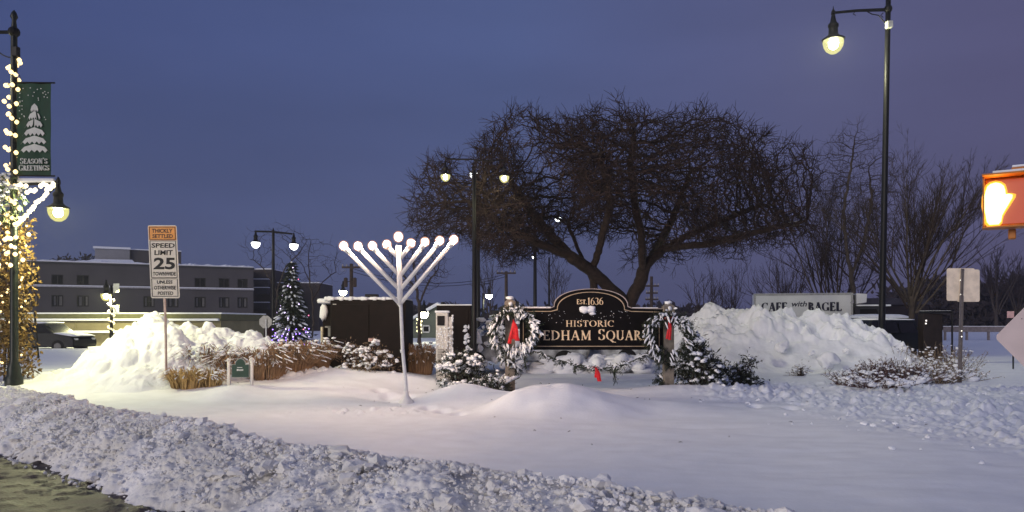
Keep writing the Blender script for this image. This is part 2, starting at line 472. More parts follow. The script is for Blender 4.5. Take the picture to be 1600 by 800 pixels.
random.seed(4)
def make_chunks():
    mb = MB()
    for i in range(9000):                      # crumbs on the bank
        s = random.uniform(-13, 3); u = random.triangular(-0.2, 1.45, 0.95)
        f = float(foot_n(s)); c = float(crest_n(s))
        n = f + (c - f) * u if u < 1 else c + (u - 1) * 0.62
        z = float(bank_z(np.array(s), np.array(max(u, 0.0)))) + 0.03
        r = 0.008 + 0.026 * random.random() ** 2.5
        if random.random() < 0.006: r = random.uniform(0.045, 0.09)
        x = s * BD[0] + n * BN[0]; y = s * BD[1] + n * BN[1]
        mb.blob((x, y, z), (r * random.uniform(.9, 1.4), r, r * random.uniform(.7, 1)), 1 if r < .03 else 2, 0.35, random.uniform(0, 6))
    for i in range(120):                       # broken slabs
        s = random.uniform(-12, 3); u = random.uniform(.05, 1.3); f = float(foot_n(s)); c = float(crest_n(s)); n = f + (c - f) * u if u < 1 else c + (u - 1) * 0.62
        z = float(bank_z(np.array(s), np.array(u))) + 0.03; a = random.uniform(.05, .13)
        a *= .55; mb.blob((s * BD[0] + n * BN[0], s * BD[1] + n * BN[1], z), (a * random.uniform(1, 1.8), a, a * random.uniform(.5, .8)), 2, .6, random.uniform(0, 3))
    o = mb.build('snow_chunks', SLUSH, smooth=False)
    tag(o, 'loose lumps of grey snow scattered over the plowed bank', 'snow chunks', kind='stuff')
    mb = MB()
    for i in range(650):
        x = random.uniform(3.5, 13); y = random.uniform(5, 17)
        if random.random() > max(0, min(1, (x + 0.35 * (y - 8) - 4.6) / 3.5)): continue
        r = 0.012 + 0.04 * random.random() ** 3
        z = float(base_ground(np.array(x), np.array(y))) + r * .3
        mb.blob((x, y, z), (r * 1.3, r, r * .8), 1, 0.35, random.uniform(0, 6))
    o = mb.build('snow_crumbs', SNOWP)
    tag(o, 'small crumbs of snow on the churned ground at right', 'snow crumbs', kind='stuff')
make_chunks()
def debris():
    mb = MB(); rnd = random.Random(88)
    for i in range(80):
        x, y = rnd.choice([(rnd.gauss(3.4, 1.6), rnd.gauss(15.0, .9)), (rnd.gauss(-1.5, 1.6), rnd.gauss(15.3, .8)), (rnd.uniform(-4, 7), rnd.uniform(9, 14)), (rnd.gauss(9.5, 1.2), rnd.gauss(16.3, .7))])
        z = float(ground_h(np.array(x), np.array(y))) + .012; a = rnd.uniform(0, 6.28); l = rnd.uniform(.02, .07)
        p = Vector((x, y, z)); mb.tube([p, p + Vector((math.cos(a) * l * .5, math.sin(a) * l * .5, .012)), p + Vector((math.cos(a + .5) * l, math.sin(a + .5) * l, .004))], [.004, .005, .002], 4)
    tag(mb.build('fallen_twigs', BARKT), 'tiny fallen twigs and leaf bits on the smooth snow', 'twigs', kind='stuff')
debris()

# plowed piles --------------------------------------------------------
def pile(name, x0, x1, y0, y1, dx, hfun, label, m=SNOWP):
    xs = np.arange(x0, x1, dx); ys = np.arange(y0, y1, dx)
    X, Y = np.meshgrid(xs, ys, indexing='ij')
    Z = hfun(X, Y)
    cx, cy_ = (x0 + x1) / 2, (y0 + y1) / 2
    o = grid_mesh(name, X - cx, Y - cy_, Z, m)
    o.location = (cx, cy_, 0)
    tag(o, label, 'snow pile')
    return o
def pl(px, D): return (px - 800) / F * D
def zl(py, D): return EYE + (500 - py) / F * D
def h_left(X, Y):
    Yc = 17.6
    xs = [pl(a, Yc) for a in (92, 130, 165, 196, 228, 265, 305, 350, 420, 470, 520)]
    hs = [zl(b, Yc) for b in (598, 576, 545, 518, 506, 503, 508, 520, 540, 576, 606)]
    H = np.interp(X + 0.12 * fbm(X * 2, Y * 2, 2, 8), xs, hs) - 0.12
    w_f = np.interp(X, [pl(90, Yc), pl(170, Yc), pl(300, Yc), pl(360, Yc), pl(500, Yc)], [1.2, 2.7, 2.7, 1.9, 1.1])
    t = np.where(Y < Yc, (Yc - Y) / w_f, (Y - Yc) / 3.0)
    prof = np.clip(1 - t, 0, 1) ** 0.85
    prof = prof * prof * (3 - 2 * prof) * 0.55 + prof * 0.45
    z = base_ground(X, Y) - 0.06 + (H - 0.18) * prof
    lump = 0.50 * cells(X, Y, 0.75, 3, 0.55) + 0.75 * cells(X + .3, Y, 0.36, 13, 0.7) + 0.7 * cells(X, Y, 0.17, 23, 0.75) + 0.6 * cells(X, Y, 0.085, 43, 0.6)
    z = z + (lump - 0.10) * np.clip(prof * 2.2, 0, 1) * 0.8 + 0.10 * fbm(X * 1.5, Y * 1.5, 3, 4) * prof
    return z - 0.35 * (prof <= 0.0)
pile('snow_pile', pl(40, 17.6), pl(560, 17.6), 14.2, 21.4, 0.028, h_left, 'tall lumpy snow pile around the speed limit sign, lit yellow by the street lamp')
def h_right(X, Y):
    Yc = 25.5
    xs = [pl(a, Yc) for a in (1000, 1040, 1075, 1110, 1160, 1230, 1290, 1325, 1350, 1385, 1420, 1460)]
    hs = [zl(b, Yc) for b in (560, 520, 494, 479, 477, 487, 490, 489, 503, 524, 548, 572)]
    xw = X + 0.3 * fbm(X * 0.9, Y * 0.9, 3, 18)
    H = np.interp(xw, xs, hs) - 0.15
    w_f = 3.8 + 0.8 * fbm(X * .3, Y * 0, 2, 2)
    t = np.where(Y < Yc, (Yc - Y) / w_f, (Y - Yc) / 3.0)
    pr = np.clip(1 - t, 0, 1)
    prof = pr ** 1.55 * 0.6 + 0.4 * sstep(0.15, 0.85, pr)
    z = base_ground(X, Y) - 0.06 + (H + .08) * prof
    up = sstep(0.35, 0.75, prof)
    rg = (1 - np.abs(2 * fbm(X * 0.9 + .4 * Y, Y * 1.8, 4, 61))) - 0.7
    lump = 0.45 * cells(X, Y, 1.1, 5, 0.5) + 0.5 * cells(X + .4, Y, 0.5, 15, 0.6) + 0.6 * cells(X, Y, 0.24, 25, 0.55) + 0.5 * cells(X, Y, 0.12, 35, 0.4)
    z = z + (lump - 0.10) * (0.06 + 0.80 * up) * (pr > 0) + 0.42 * rg * up + 0.13 * fbm(X * 1.1, Y * 1.6, 4, 7) * np.clip(pr * 3, 0, 1)
    return z - 0.35 * (pr <= 0.0)
pile('snow_pile', pl(985, 25.5), pl(1475, 25.5), 20.8, 29.5, 0.04, h_right, 'wide rugged snow mound before the white box truck, right of the town sign')
mb = MB()
for (px, py, D, r) in ((1222, 543, 23.2, .20), (1293, 563, 22.2, .30), (1268, 552, 22.8, .1), (1205, 535, 23.8, .09), (1322, 548, 23.0, .1)):
    p = P(px, py, D); mb = MB()
    mb.blob((p.x, p.y, p.z), (r, r * .8, r * .85), 3, 0.38, 0.3, seed=int(px))
    o = mb.build('snow_boulder', SNOWP, base=(p.x, p.y, p.z - r), smooth=True)
    tag(o, {1222: 'second largest smooth snow lump, left of the biggest one on the mound slope', 1293: 'biggest rounded snow lump resting on the foot of the right mound',
            1268: 'small snow lump just left of the biggest lump on the mound slope', 1205: 'small snow lump highest and farthest left on the mound slope',
            1322: 'small snow lump right of the biggest lump on the mound slope'}[px], 'snow lump', 'snow lumps rolled down the right mound')

# ------------------------------------------------------------------ trees
def grow(seeds, attr, step, infl, kill, iters=120, seed=0, droop=0.0, wob=0.25):
    """space colonisation. seeds: list of polylines (each list of points); returns nodes, parents"""
    rng = np.random.RandomState(seed)
    nodes = []; par = []
    for line in seeds:
        start = line[0]
        if nodes:
            d = [np.linalg.norm(np.array(q) - np.array(start)) for q in nodes]; p = int(np.argmin(d))
            if d[p] > 0.3: nodes.append(np.array(start, float)); par.append(-1); p = len(nodes) - 1
        else:
            nodes.append(np.array(start, float)); par.append(-1); p = 0
        prev = np.array(nodes[p])
        for q in line[1:]:
            q = np.array(q, float); L_ = np.linalg.norm(q - prev); k = max(1, int(L_ / step))
            a = prev.copy()
            for i in range(1, k + 1):
                pt = a + (q - a) * i / k + rng.normal(0, step * 0.10, 3) * (i < k)
                nodes.append(pt); par.append(p); p = len(nodes) - 1
            prev = q
    A = np.array(attr, float); near = np.full(len(A), -1); nd = np.full(len(A), 1e9)
    alive = np.ones(len(A), bool)
    new = list(range(len(nodes)))
    for it in range(iters):
        if new:
            Nw = np.array([nodes[i] for i in new])
            for c0 in range(0, len(Nw), 400):
                D = np.linalg.norm(A[:, None, :] - Nw[None, c0:c0 + 400, :], axis=2)
                mi = D.argmin(1); md = D[np.arange(len(A)), mi]
                b = md < nd; nd[b] = md[b]; near[b] = np.array(new)[c0 + mi[b]]
        alive &= nd > kill
        act = alive & (nd < infl)
        if not act.any(): break
        idx = near[act]; dirs = A[act] - np.array([nodes[i] for i in idx]); dirs /= np.linalg.norm(dirs, axis=1)[:, None] + 1e-9
        acc = {}
        for i, d in zip(idx, dirs): acc[i] = acc.get(i, 0) + d
        new = []
        for i, d in acc.items():
            d = d / (np.linalg.norm(d) + 1e-9) + rng.normal(0, wob, 3); d[2] -= droop
            d /= np.linalg.norm(d) + 1e-9
            nodes.append(nodes[i] + d * step); par.append(i); new.append(len(nodes) - 1)
        if len(nodes) > 30000: break
    return np.array(nodes), np.array(par)

def skeleton_mesh(nodes, par, r_tip, expo, rmax, thick, mtrunk, mtwig, root, twigs=2, tl=0.35, up=0.2, seed=0, rtw=None):
    """splits the skeleton in a thick 'trunk' mesh (limbs) and a thin 'crown' mesh (twigs)"""
    rnd = random.Random(seed)
    n = len(nodes); kids = [[] for _ in range(n)]
    for i, p in enumerate(par):
        if p >= 0: kids[p].append(i)
    r = np.zeros(n)
    for i in range(n - 1, -1, -1):
        r[i] = r_tip if not kids[i] else (sum(r[k] ** expo for k in kids[i])) ** (1 / expo)
    sc = min(1.0, rmax / r.max())
    if sc < 1: r = r_tip * (r / r_tip) ** (math.log(rmax / r_tip) / math.log(r.max() / r_tip))
    T = MB(); K = MB()
    starts = [i for i in range(n) if par[i] < 0]
    stack = [(None, i) for i in starts]
    while stack:
        p, i = stack.pop()
        chain = ([p] if p is not None else []) + [i]
        while kids[chain[-1]]:
            ks = sorted(kids[chain[-1]], key=lambda k: -r[k])
            for k in ks[1:]: stack.append((chain[-1], k))
            chain.append(ks[0])
        pts = [nodes[j] for j in chain]; rs = [r[j] for j in chain]
        if p is not None: rs[0] = rs[1]
        # thick part, thin part
        k = 0
        while k < len(rs) and rs[k] > thick: k += 1
        if k >= 2: T.tube(pts[:k + 1], rs[:k + 1], 8, False)
        if len(pts) - max(0, k - 1) >= 2:
            q = max(0, k - 1) if k >= 2 else 0
            K.tube(pts[q:], rs[q:], 4, False)
    rt = rtw or r_tip * 0.7
    for i in range(n):
        if r[i] < thick * 0.6:
            for _ in range(twigs if not kids[i] else (1 if rnd.random() < 0.45 else 0)):
                p = Vector(nodes[i]); d0 = (Vector(nodes[i]) - Vector(nodes[par[i]])).normalized() if par[i] >= 0 else Vector((0, 0, 1))
                d = d0 + Vector((rnd.gauss(0, .6), rnd.gauss(0, .6), rnd.gauss(up, .5))); d.normalize()
                l = tl * rnd.uniform(.4, 1.1)
                p1 = p + d * l * .5; d2 = (d + Vector((rnd.gauss(0, .35), rnd.gauss(0, .35), rnd.gauss(up, .3)))).normalized()
                K.tube([p, p1, p1 + d2 * l * .5], [rt, rt * .85, rt * .5], 3, False)
    if T.v: T.build('trunk', mtrunk, root, smooth=True)
    K.build('crown', mtwig, root)

def make_main_tree():
    D = 24.0
    q = lambda px, py, dy=0: tuple(P(px, py, D) * 1.0 + Vector((0, dy, 0)))
    base = P(965, 590, D); base.z = -0.05
    root = thing('bare_tree', 'big spreading leafless tree with a wide flat crown behind the town sign', 'tree', base)
    seeds = [[(base.x, D, -0.1), q(958, 560), q(950, 520), q(934, 470), q(924, 430), q(908, 395, .3), q(890, 350, .6)],
             [(base.x + .35, D + .3, -0.1), q(978, 540, .3), q(984, 478, .3), q(960, 455, .2), q(925, 425, -.2), q(890, 404, -.6), q(840, 385, -.9), q(790, 360, -1.1), q(745, 330, -1.2)],
             [q(984, 478, .3), q(1004, 440, .5), q(1015, 410, .6), q(1045, 385, .8), q(1090, 360, .9), q(1150, 335, .9), q(1200, 315, .8)],
             [q(1010, 420, .6), q(1000, 370, -.3), q(985, 320, -.8), q(975, 270, -1.2), q(980, 230, -1.3)],
             [q(924, 430), q(935, 380, -.8), q(945, 330, -1.5), q(930, 280, -2)],
             [q(1015, 405, .6), q(1060, 350, 1.8), q(1090, 290, 2.4), q(1110, 240, 2.6)],
             [q(890, 404, -.6), q(850, 350, .8), q(820, 300, 1.8), q(790, 250, 2.2)],
             [q(1045, 385, .8), q(1100, 385, -.9), q(1160, 372, -2.0), q(1210, 362, -2.6)]]
    rng = np.random.RandomState(7); A = []
    while len(A) < 15500:
        px = rng.uniform(634, 1268); py = rng.uniform(165, 405); dy = rng.uniform(-5.6, 5.6)
        u = (px - 953) / 314.0; dd = math.sqrt(max(0, 1 - (dy / 5.6) ** 2)) * (D + dy * .0) / D
        if abs(u) > dd: continue
        en = 22 * float(fbm(np.array(px / 38.), np.array(dy * .7), 3, 13)); top = en + 337 - 172 * dd * (D - abs(min(dy, 0)) * 1.15) / D * math.sqrt(max(0, 1 - abs(u) ** 2.6)) + 10 * math.sin(px * .045)
        if px < 800: top += 4 + 10 * math.sin((px - 640) / 40)
        bot = 402 + 14 * math.sin(px * .05) - 52 * abs(u) ** 3 if px < 900 else 402 - 34 * abs(u) ** 3 + 9 * math.sin(px * .07)
        if 880 < px < 1010: bot = 350
        rad = 1 - u * u - (dy / 5.6) ** 2
        if any((px - a) ** 2 + (py - b) ** 2 < 110 for a, b in ((872, 342), (740, 273))): continue
        if not (top + 6 < py < bot): continue
        # keep it hollow low in the centre
        if py > 350 and abs(u) < .30 and rng.rand() < .6: continue
        if fbm(np.array(px / 46.), np.array(py / 40. + dy * .6), 2, 3) < -0.19: continue
        A.append((pl(px, D), D + dy, zl(py, D)))
    nodes, par = grow(seeds, A, 0.13, 2.2, 0.165, 170, 3, 0.0, 0.36)
    print('main tree nodes', len(nodes)); skeleton_mesh(nodes, par, 0.0095, 2.2, 0.27, 0.035, BARK, BARKT, root, 3, 0.50, 0.10, 5, 0.0085)
make_main_tree()

def env_tree(label, basepx, D, trunk, env, n, step, infl, kill, r_tip, rmax, seed, twigs=2, tl=0.5, mt=None, mk=None, wob=.25, group=None, depth=None):
    """trunk: polyline of (px,py); env: (cx, cy, rx, ry) pixels"""
    base = P(basepx, 500, D); base.z = 0
    root = thing('bare_tree', label, 'tree', base, group)
    seeds = []
    for i, line in enumerate(trunk):
        pts = [tuple(P(a, b, D)) for a, b in line]
        if i == 0: pts[0] = (pts[0][0], D, -0.1)
        seeds.append(pts)
    rng = np.random.RandomState(seed); A = []
    cx, cy_, rx, ry = env; rd = depth or rx / F * D * .8
    while len(A) < n:
        v = rng.uniform(-1, 1, 3)
        if (v ** 2).sum() > 1: continue
        A.append((pl(cx + v[0] * rx, D), D + v[1] * rd, zl(cy_ + v[2] * ry, D)))
    nodes, par = grow(seeds, A, step, infl, kill, 90, seed, 0, wob)
    skeleton_mesh(nodes, par, r_tip, 2.2, rmax, rmax * .3, mt or BARKG, mk or BARKT, root, twigs, tl, 0.35, seed)
    return root

def fan_tree(label, basepx, basepy, D, stems, spread, top, seed, rbase=0.06, side=9, name='bare_tree', group=None, trunk_h=0.0, m=None, xbias=0, rt=0.006, cat='tree', lv=3):
    """multi-stemmed vase: stems leave the stool steeply, arch outwards and split again and again"""
    rnd = random.Random(seed); base = P(basepx, basepy, D); base.z = 0
    root = thing(name, label, cat, base, group)
    T = MB(); K = MB(); z0 = trunk_h
    if trunk_h:
        T.tube([(base.x + .08, D, -0.1), (base.x + .03, D, trunk_h * .5), (base.x, D, trunk_h * 1.05)], [rbase * 1.6, rbase * 1.3, rbase * 1.1], 9, False)
    H = zl(top, D); Wd = spread / F * D
    def br(p, d, L_, r, level):
        nn = 6 if level == 0 else 4
        pts = [p]; dirs = [d]
        for k in range(nn):
            d = (d + Vector((rnd.gauss(0, .09), rnd.gauss(0, .09), .05 + rnd.gauss(0, .05)))).normalized()
            pts.append(pts[-1] + d * L_ / nn); dirs.append(d)
        rs = [max(rt * .55, r * (1 - .75 * k / nn)) for k in range(nn + 1)]
        (T if r > rbase * .4 and trunk_h else K).tube(pts, rs, 6 if level == 0 else (4 if level == 1 else 3), False)
        if level >= lv: return
        nc = (side, 6, 4)[level] if level < 3 else 2
        for _ in range(nc):
            t = rnd.uniform(.22 if level == 0 else .1, .98); k = min(int(t * nn), nn - 1); q = pts[k].lerp(pts[k + 1], t * nn - k)
            dd = (dirs[k + 1] + Vector((rnd.gauss(0, .42), rnd.gauss(0, .42), rnd.gauss(.05, .16)))).normalized()
            br(q, dd, L_ * rnd.uniform(.28, .55) * (1.15 - .45 * t), max(rt, rs[k] * .55), level + 1)
    for i in range(stems):
        u = max(-1, min(1, rnd.gauss(0, .55))); v = rnd.uniform(-.8, .8)
        L_ = (H - z0) * (1 - .22 * u * u - .22 * rnd.random())
        st = Vector((base.x + u * rbase * 2, D + v * rbase * 2, max(0, z0 * (1 - rnd.random() * .25))))
        end = Vector((base.x + xbias + u * Wd * 1.15, D + v * Wd * .8, z0 + L_))
        d = (end - st).normalized(); d = Vector((d.x * 1.15, d.y * 1.1, d.z)).normalized()
        br(st, d, (end - st).length, rbase * rnd.uniform(.35, .62), 0)
    if T.v: T.build('trunk', m or BARKG, root, smooth=True)
    K.build('crown', BARKT, root)
    return root

env_tree('tall bare tree rising behind the white box truck, left of the right lamp pole', 1338, 44, [[(1338, 540), (1336, 480), (1330, 430), (1322, 380), (1318, 330), (1328, 270), (1335, 220)], [(1330, 430), (1350, 380), (1362, 320), (1358, 260)], [(1336, 480), (1370, 440), (1395, 400)], [(1330, 440), (1300, 400), (1280, 350)], [(1325, 400), (1290, 380), (1262, 340)]],
         (1335, 325, 78, 135), 2400, 0.24, 2.6, 0.36, 0.010, 0.20, 11, 2, 0.8)
fan_tree('dense bare many-stemmed tree behind the right half of the white truck', 1302, 520, 46, 15, 88, 285, 12, .15, 8, trunk_h=0.8, rt=.009)
fan_tree('vase-shaped bare tree with a yellow-lit trunk right of the lamp pole', 1424, 533, 32, 24, 88, 268, 13, .10, 9, trunk_h=2.5, rt=.0065, xbias=.45)
fan_tree('left of two low bare bushy trees beyond the right snow mound', 1096, 500, 50, 11, 38, 432, 14, .08, 5, trunk_h=.4, rt=.010, lv=2)
fan_tree('right of two low bare bushy trees beyond the right snow mound', 1140, 500, 52, 11, 36, 418, 15, .08, 5, trunk_h=.4, rt=.010, lv=2)
fan_tree('bare bushy tree behind the left end of the white box truck', 1232, 500, 50, 13, 44, 398, 16, .10, 7, trunk_h=.4, rt=.010, lv=2)
env_tree('thin bare tree with open branches right of the snowy spruce', 492, 46, [[(488, 540), (490, 480), (484, 440), (482, 400), (486, 375)], [(490, 470), (505, 440), (525, 425)], [(484, 440), (470, 410), (455, 395)]],
         (492, 412, 48, 48), 260, .28, 3, .5, .010, .12, 21, 2, .7)
env_tree('bare tree leaning right between the twin-headed lamp and the spruce', 430, 52, [[(428, 545), (430, 490), (434, 450), (448, 415), (468, 395), (480, 375)], [(432, 460), (412, 420), (395, 405)]],
         (432, 385, 60, 44), 240, .3, 3.2, .6, .011, .12, 22, 2, .7)
env_tree('dark bare tree behind the menorah, between the two black cabinets', 652, 40, [[(655, 545), (655, 480), (650, 440), (645, 410)], [(654, 470), (670, 440), (685, 420)], [(652, 455), (630, 430), (610, 418)]],
         (648, 418, 58, 46), 900, .2, 2.2, .28, .009, .14, 23, 2, .6)
fan_tree('slender upright bare sapling behind the left sign post', 766, 500, 50, 6, 13, 402, 24, .06, 5, trunk_h=1.5, rt=.009, lv=2)
fan_tree('slender bare sapling seen between the lamp poles above the sign', 872, 500, 48, 7, 20, 400, 25, .06, 5, trunk_h=1.5, rt=.009, lv=2)
fan_tree('distant bare tree on the skyline above the diamond sign', 1556, 500, 110, 12, 28, 398, 26, .2, 6, trunk_h=3, rt=.03, lv=2)
fan_tree('distant bare tree on the skyline at the far right edge', 1590, 500, 115, 12, 26, 405, 27, .2, 6, trunk_h=3, rt=.03, lv=2)

# far dark woods: one mass
def far_woods():
    rnd = random.Random(5); mb = MB()
    for i in range(520):
        px = rnd.uniform(1395, 1760); D = rnd.uniform(118, 140); x = pl(px, D)
        top = 446 + rnd.uniform(-9, 16) + 6 * math.sin(px * .05); H = zl(top, D)
        if px < 1440: H *= .9
        mb.tube([(x, D, 0), (x + rnd.gauss(0, .3), D, H * .6), (x + rnd.gauss(0, .6), D, H)], [.16, .12, .03], 4, False)
        for _ in range(34):
            z = H * rnd.uniform(.1, .98); c = Vector((x + rnd.gauss(0, 1.2), D + rnd.gauss(0, 1), z))
            mb.leaf(c, Vector((rnd.gauss(0, 1), rnd.gauss(0, .4), rnd.gauss(.5, .8))) * .9, .32)
    for i in range(260):
        px = rnd.uniform(-60, 1100); D = rnd.uniform(150, 180); x = pl(px, D)
        H = zl(478 + rnd.uniform(-8, 12), D)
        mb.tube([(x, D, 0), (x, D, H)], [.12, .04], 4, False)
        for _ in range(40):
            c = Vector((x + rnd.gauss(0, 3), D + rnd.gauss(0, 1), H * rnd.uniform(0, .85)))
            mb.leaf(c, Vector((rnd.gauss(0, 1), 0, rnd.gauss(.2, .6))) * 1.2, .5)
    o = mb.build('distant_woods', mat('dark_wood_mass', (0.03, 0.022, 0.024), .95, var=.4, scale=.3))
    tag(o, 'dark mass of distant woods along the horizon, densest at the right', 'woods', kind='stuff')
far_woods()
# ------------------------------------------------------------------ lettering
TH, TN = 0.17, 0.07
GL = {
 'A': (.80, [('l', .08, 0, .38, 1, TN), ('l', .38, 1, .68, 0, TH), ('l', .2, .33, .55, .33, TN), ('s', .08, 0, .2), ('s', .68, 0, .24)]),
 'B': (.68, [('v', .15), ('a', .15, .75, .33, .25, -90, 90), ('a', .15, .27, .39, .27, -90, 90)]),
 'C': (.80, [('a', .43, .5, .36, .5, 48, 312), ('l', .70, .68, .70, .98, TN)]),
 'D': (.84, [('v', .15), ('a', .18, .5, .54, .5, -90, 90)]),
 'E': (.66, [('v', .15), ('l', .15, .97, .56, .97, TN), ('l', .15, .5, .45, .5, TN), ('l', .15, .03, .6, .03, TN), ('l', .56, 1, .56, .8, TN), ('l', .6, 0, .6, .22, TN), ('l', .45, .4, .45, .6, TN)]),
 'F': (.62, [('v', .15), ('l', .15, .97, .56, .97, TN), ('l', .15, .5, .45, .5, TN), ('l', .56, 1, .56, .8, TN), ('l', .45, .4, .45, .6, TN)]),
 'G': (.84, [('a', .43, .5, .36, .5, 48, 312), ('l', .70, .68, .70, .98, TN), ('l', .70, .04, .70, .42, TH), ('s', .70, .42, .22)]),
 'H': (.86, [('v', .15), ('v', .68), ('l', .15, .5, .68, .5, TN)]),
 'I': (.34, [('v', .16)]),
 'L': (.64, [('v', .15), ('l', .15, .03, .58, .03, TN), ('l', .58, 0, .58, .24, TN)]),
 'M': (.98, [('l', .14, 0, .14, 1, TN), ('l', .14, 1, .47, .08, TH), ('l', .47, .08, .8, 1, TN), ('l', .82, 0, .82, 1, TH), ('s', .14, 0, .2), ('s', .82, 0, .26), ('s', .10, 1, .12), ('s', .86, 1, .14)]),
 'N': (.84, [('l', .14, 0, .14, 1, TN), ('l', .14, 1, .68, .02, TH), ('l', .68, 0, .68, 1, TN), ('s', .14, 0, .2), ('s', .68, 1, .2), ('s', .09, 1, .12)]),
 'O': (.92, [('a', .45, .5, .38, .5, 0, 360)]),
 'Q': (.92, [('a', .45, .5, .38, .5, 0, 360), ('l', .42, .06, .72, -.2, TH), ('l', .72, -.2, .98, -.22, TN)]),
 'R': (.76, [('v', .15), ('a', .15, .74, .35, .26, -90, 90), ('l', .32, .5, .70, 0, TH), ('s', .72, 0, .14)]),
 'S': (.62, [('a', .31, .75, .2, .23, 20, 250), ('a', .31, .26, .23, .26, 70, -150), ('l', .52, .74, .52, .96, TN), ('l', .09, .04, .09, .28, TN)]),
 'T': (.74, [('v', .37), ('l', .06, .97, .68, .97, TN), ('l', .06, 1, .06, .78, TN), ('l', .68, 1, .68, .78, TN)]),
 'U': (.82, [('l', .15, .3, .15, 1, TH), ('l', .66, .3, .66, 1, TN), ('a', .405, .32, .255, .32, 180, 360), ('s', .15, 1, .26), ('s', .66, 1, .2)]),
 '1': (.46, [('v', .25), ('l', .08, .8, .25, .98, TN)]),
 '3': (.60, [('a', .26, .75, .22, .24, 140, -90), ('a', .26, .27, .26, .27, 90, -150)]),
 '6': (.66, [('a', .33, .31, .26, .31, 0, 360), ('a', .60, .36, .53, .66, 95, 185)]),
 '.': (.24, [('l', .1, 0, .1, .12, .12)]), "'": (.22, [('l', .1, .8, .1, 1, .1)]), ' ': (.40, []),
 'o': (.62, [('a', .3, .3, .24, .3, 0, 360)]), 'n': (.62, [('l', .12, 0, .12, .6, .1), ('a', .3, .36, .18, .24, 0, 180), ('l', .48, 0, .48, .36, .1)]),
}
def serif_width(text, small=.78):
    x = 0
    for ch in text:
        k = 1.0
        if ch.isalpha() and ch.islower() and small: k = small; ch = ch.upper()
        x += (GL[ch][0] + 0.10) * k
    return x - .1
def serif_text(mb, text, x0, x1, z0, h, y, depth=0.012, small=.78, bold=1.0, kxf=None, tilt=0.0):
    """capitals with serifs between x0..x1 on the plane Y=y, facing -Y"""
    wd = serif_width(text, small); kx = (x1 - x0) / wd; eps = [0.0]
    def quad(pts):
        eps[0] += 0.00025
        out = []
        for (u, v) in pts:
            X = x0 + u * kx; out.append((X, z0 + v * h + (X - x0) * tilt))
        mb.prism(out, y - depth - eps[0], y)
    x = 0
    kr = kx / h
    for ch in text:
        k = 1.0
        if ch.isalpha() and ch.islower() and small: k = small; ch = ch.upper()
        adv, st = GL[ch]
        def line(a, b, c, d, w_, k=k, x=x):
            w_ = w_ * bold / max(kr, .01) if abs(c - a) < abs(d - b) else w_ * bold
            # width in glyph space (keep stems even)
            ax, ay, bx, by = a * 1.0, b, c * 1.0, d
            L_ = math.hypot((bx - ax) * kr, by - ay) or 1
            nx, ny = -(by - ay) / L_, (bx - ax) * kr / L_
            ww = (w_ * kr if abs(c - a) < abs(d - b) else w_) / 2
            quad([(x + (ax + nx * ww / kr) * k, (ay + ny * ww) * k), (x + (bx + nx * ww / kr) * k, (by + ny * ww) * k),
                  (x + (bx - nx * ww / kr) * k, (by - ny * ww) * k), (x + (ax - nx * ww / kr) * k, (ay - ny * ww) * k)])
        for s in st:
            if s[0] == 'v': line(s[1], 0, s[1], 1, TH); line(s[1] - .14, .0 + TN * .4, s[1] + .14, TN * .4, TN * .8); line(s[1] - .14, 1 - TN * .4, s[1] + .14, 1 - TN * .4, TN * .8)
            elif s[0] == 'l': line(*s[1:])
            elif s[0] == 's': line(s[1] - s[3] / 2, abs(s[2] - TN * .4), s[1] + s[3] / 2, abs(s[2] - TN * .4), TN * .8)
            elif s[0] == 'a':
                _, cx, cy_, rx, ry, a0, a1 = s; n = max(6, int(abs(a1 - a0) / 15)); pr = None
                for i in range(n + 1):
                    a = math.radians(a0 + (a1 - a0) * i / n); wt = (TN + (TH - TN) * abs(math.cos(a)) ** 1.3) * bold
                    ri = (cx + (rx - wt * .5) * math.cos(a), cy_ + (ry - wt * .5) * math.sin(a)); ro = (cx + (rx + wt * .5) * math.cos(a), cy_ + (ry + (0 if abs(math.sin(a)) > .8 else wt * .3)) * math.sin(a))
                    if pr: quad([(x + pr[0][0] * k, pr[0][1] * k), (x + pr[1][0] * k, pr[1][1] * k), (x + ro[0] * k, ro[1] * k), (x + ri[0] * k, ri[1] * k)])
                    pr = (ri, ro)
        x += (adv + .10) * k
    return mb

def sans(name, body, box, y, m, parent, off=0.0, ext=0.002, rz=0.0, shear=0.0):
    """sans-serif text fitted to box=(x0,x1,z0,z1) on plane Y=y facing -Y"""
    cu = bpy.data.curves.new(name + '_curve', 'FONT'); cu.body = body; cu.size = 1; cu.offset = off; cu.extrude = 0.01; cu.resolution_u = 3
    to = bpy.data.objects.new('tmp_text', cu); C.objects.link(to)
    bpy.context.view_layer.update()
    me = bpy.data.meshes.new_from_object(to.evaluated_get(bpy.context.evaluated_depsgraph_get()))
    bpy.data.objects.remove(to); bpy.data.curves.remove(cu)
    V = np.array([v.co[:] for v in me.vertices]); mn = V.min(0); mx = V.max(0)
    u = (V[:, 0] - mn[0]) / (mx[0] - mn[0]); v = (V[:, 1] - mn[1]) / (mx[1] - mn[1]); t = (V[:, 2] > 0)
    off_ = Vector((0, 0, 0))
    p = parent
    while p.parent is not None: p = p.parent
    off_ = p.location
    X = box[0] + u * (box[1] - box[0]) + shear * v * (box[3] - box[2]); Z = box[2] + v * (box[3] - box[2]); Y = y - t * ext
    co = np.stack([X - off_.x, Y - off_.y, Z - off_.z], 1)
    me.vertices.foreach_set('co', co.ravel()); me.update()
    me.name = name; me.materials.clear(); me.materials.append(m)
    o = bpy.data.objects.new(name, me); C.objects.link(o); o.parent = parent
    return o

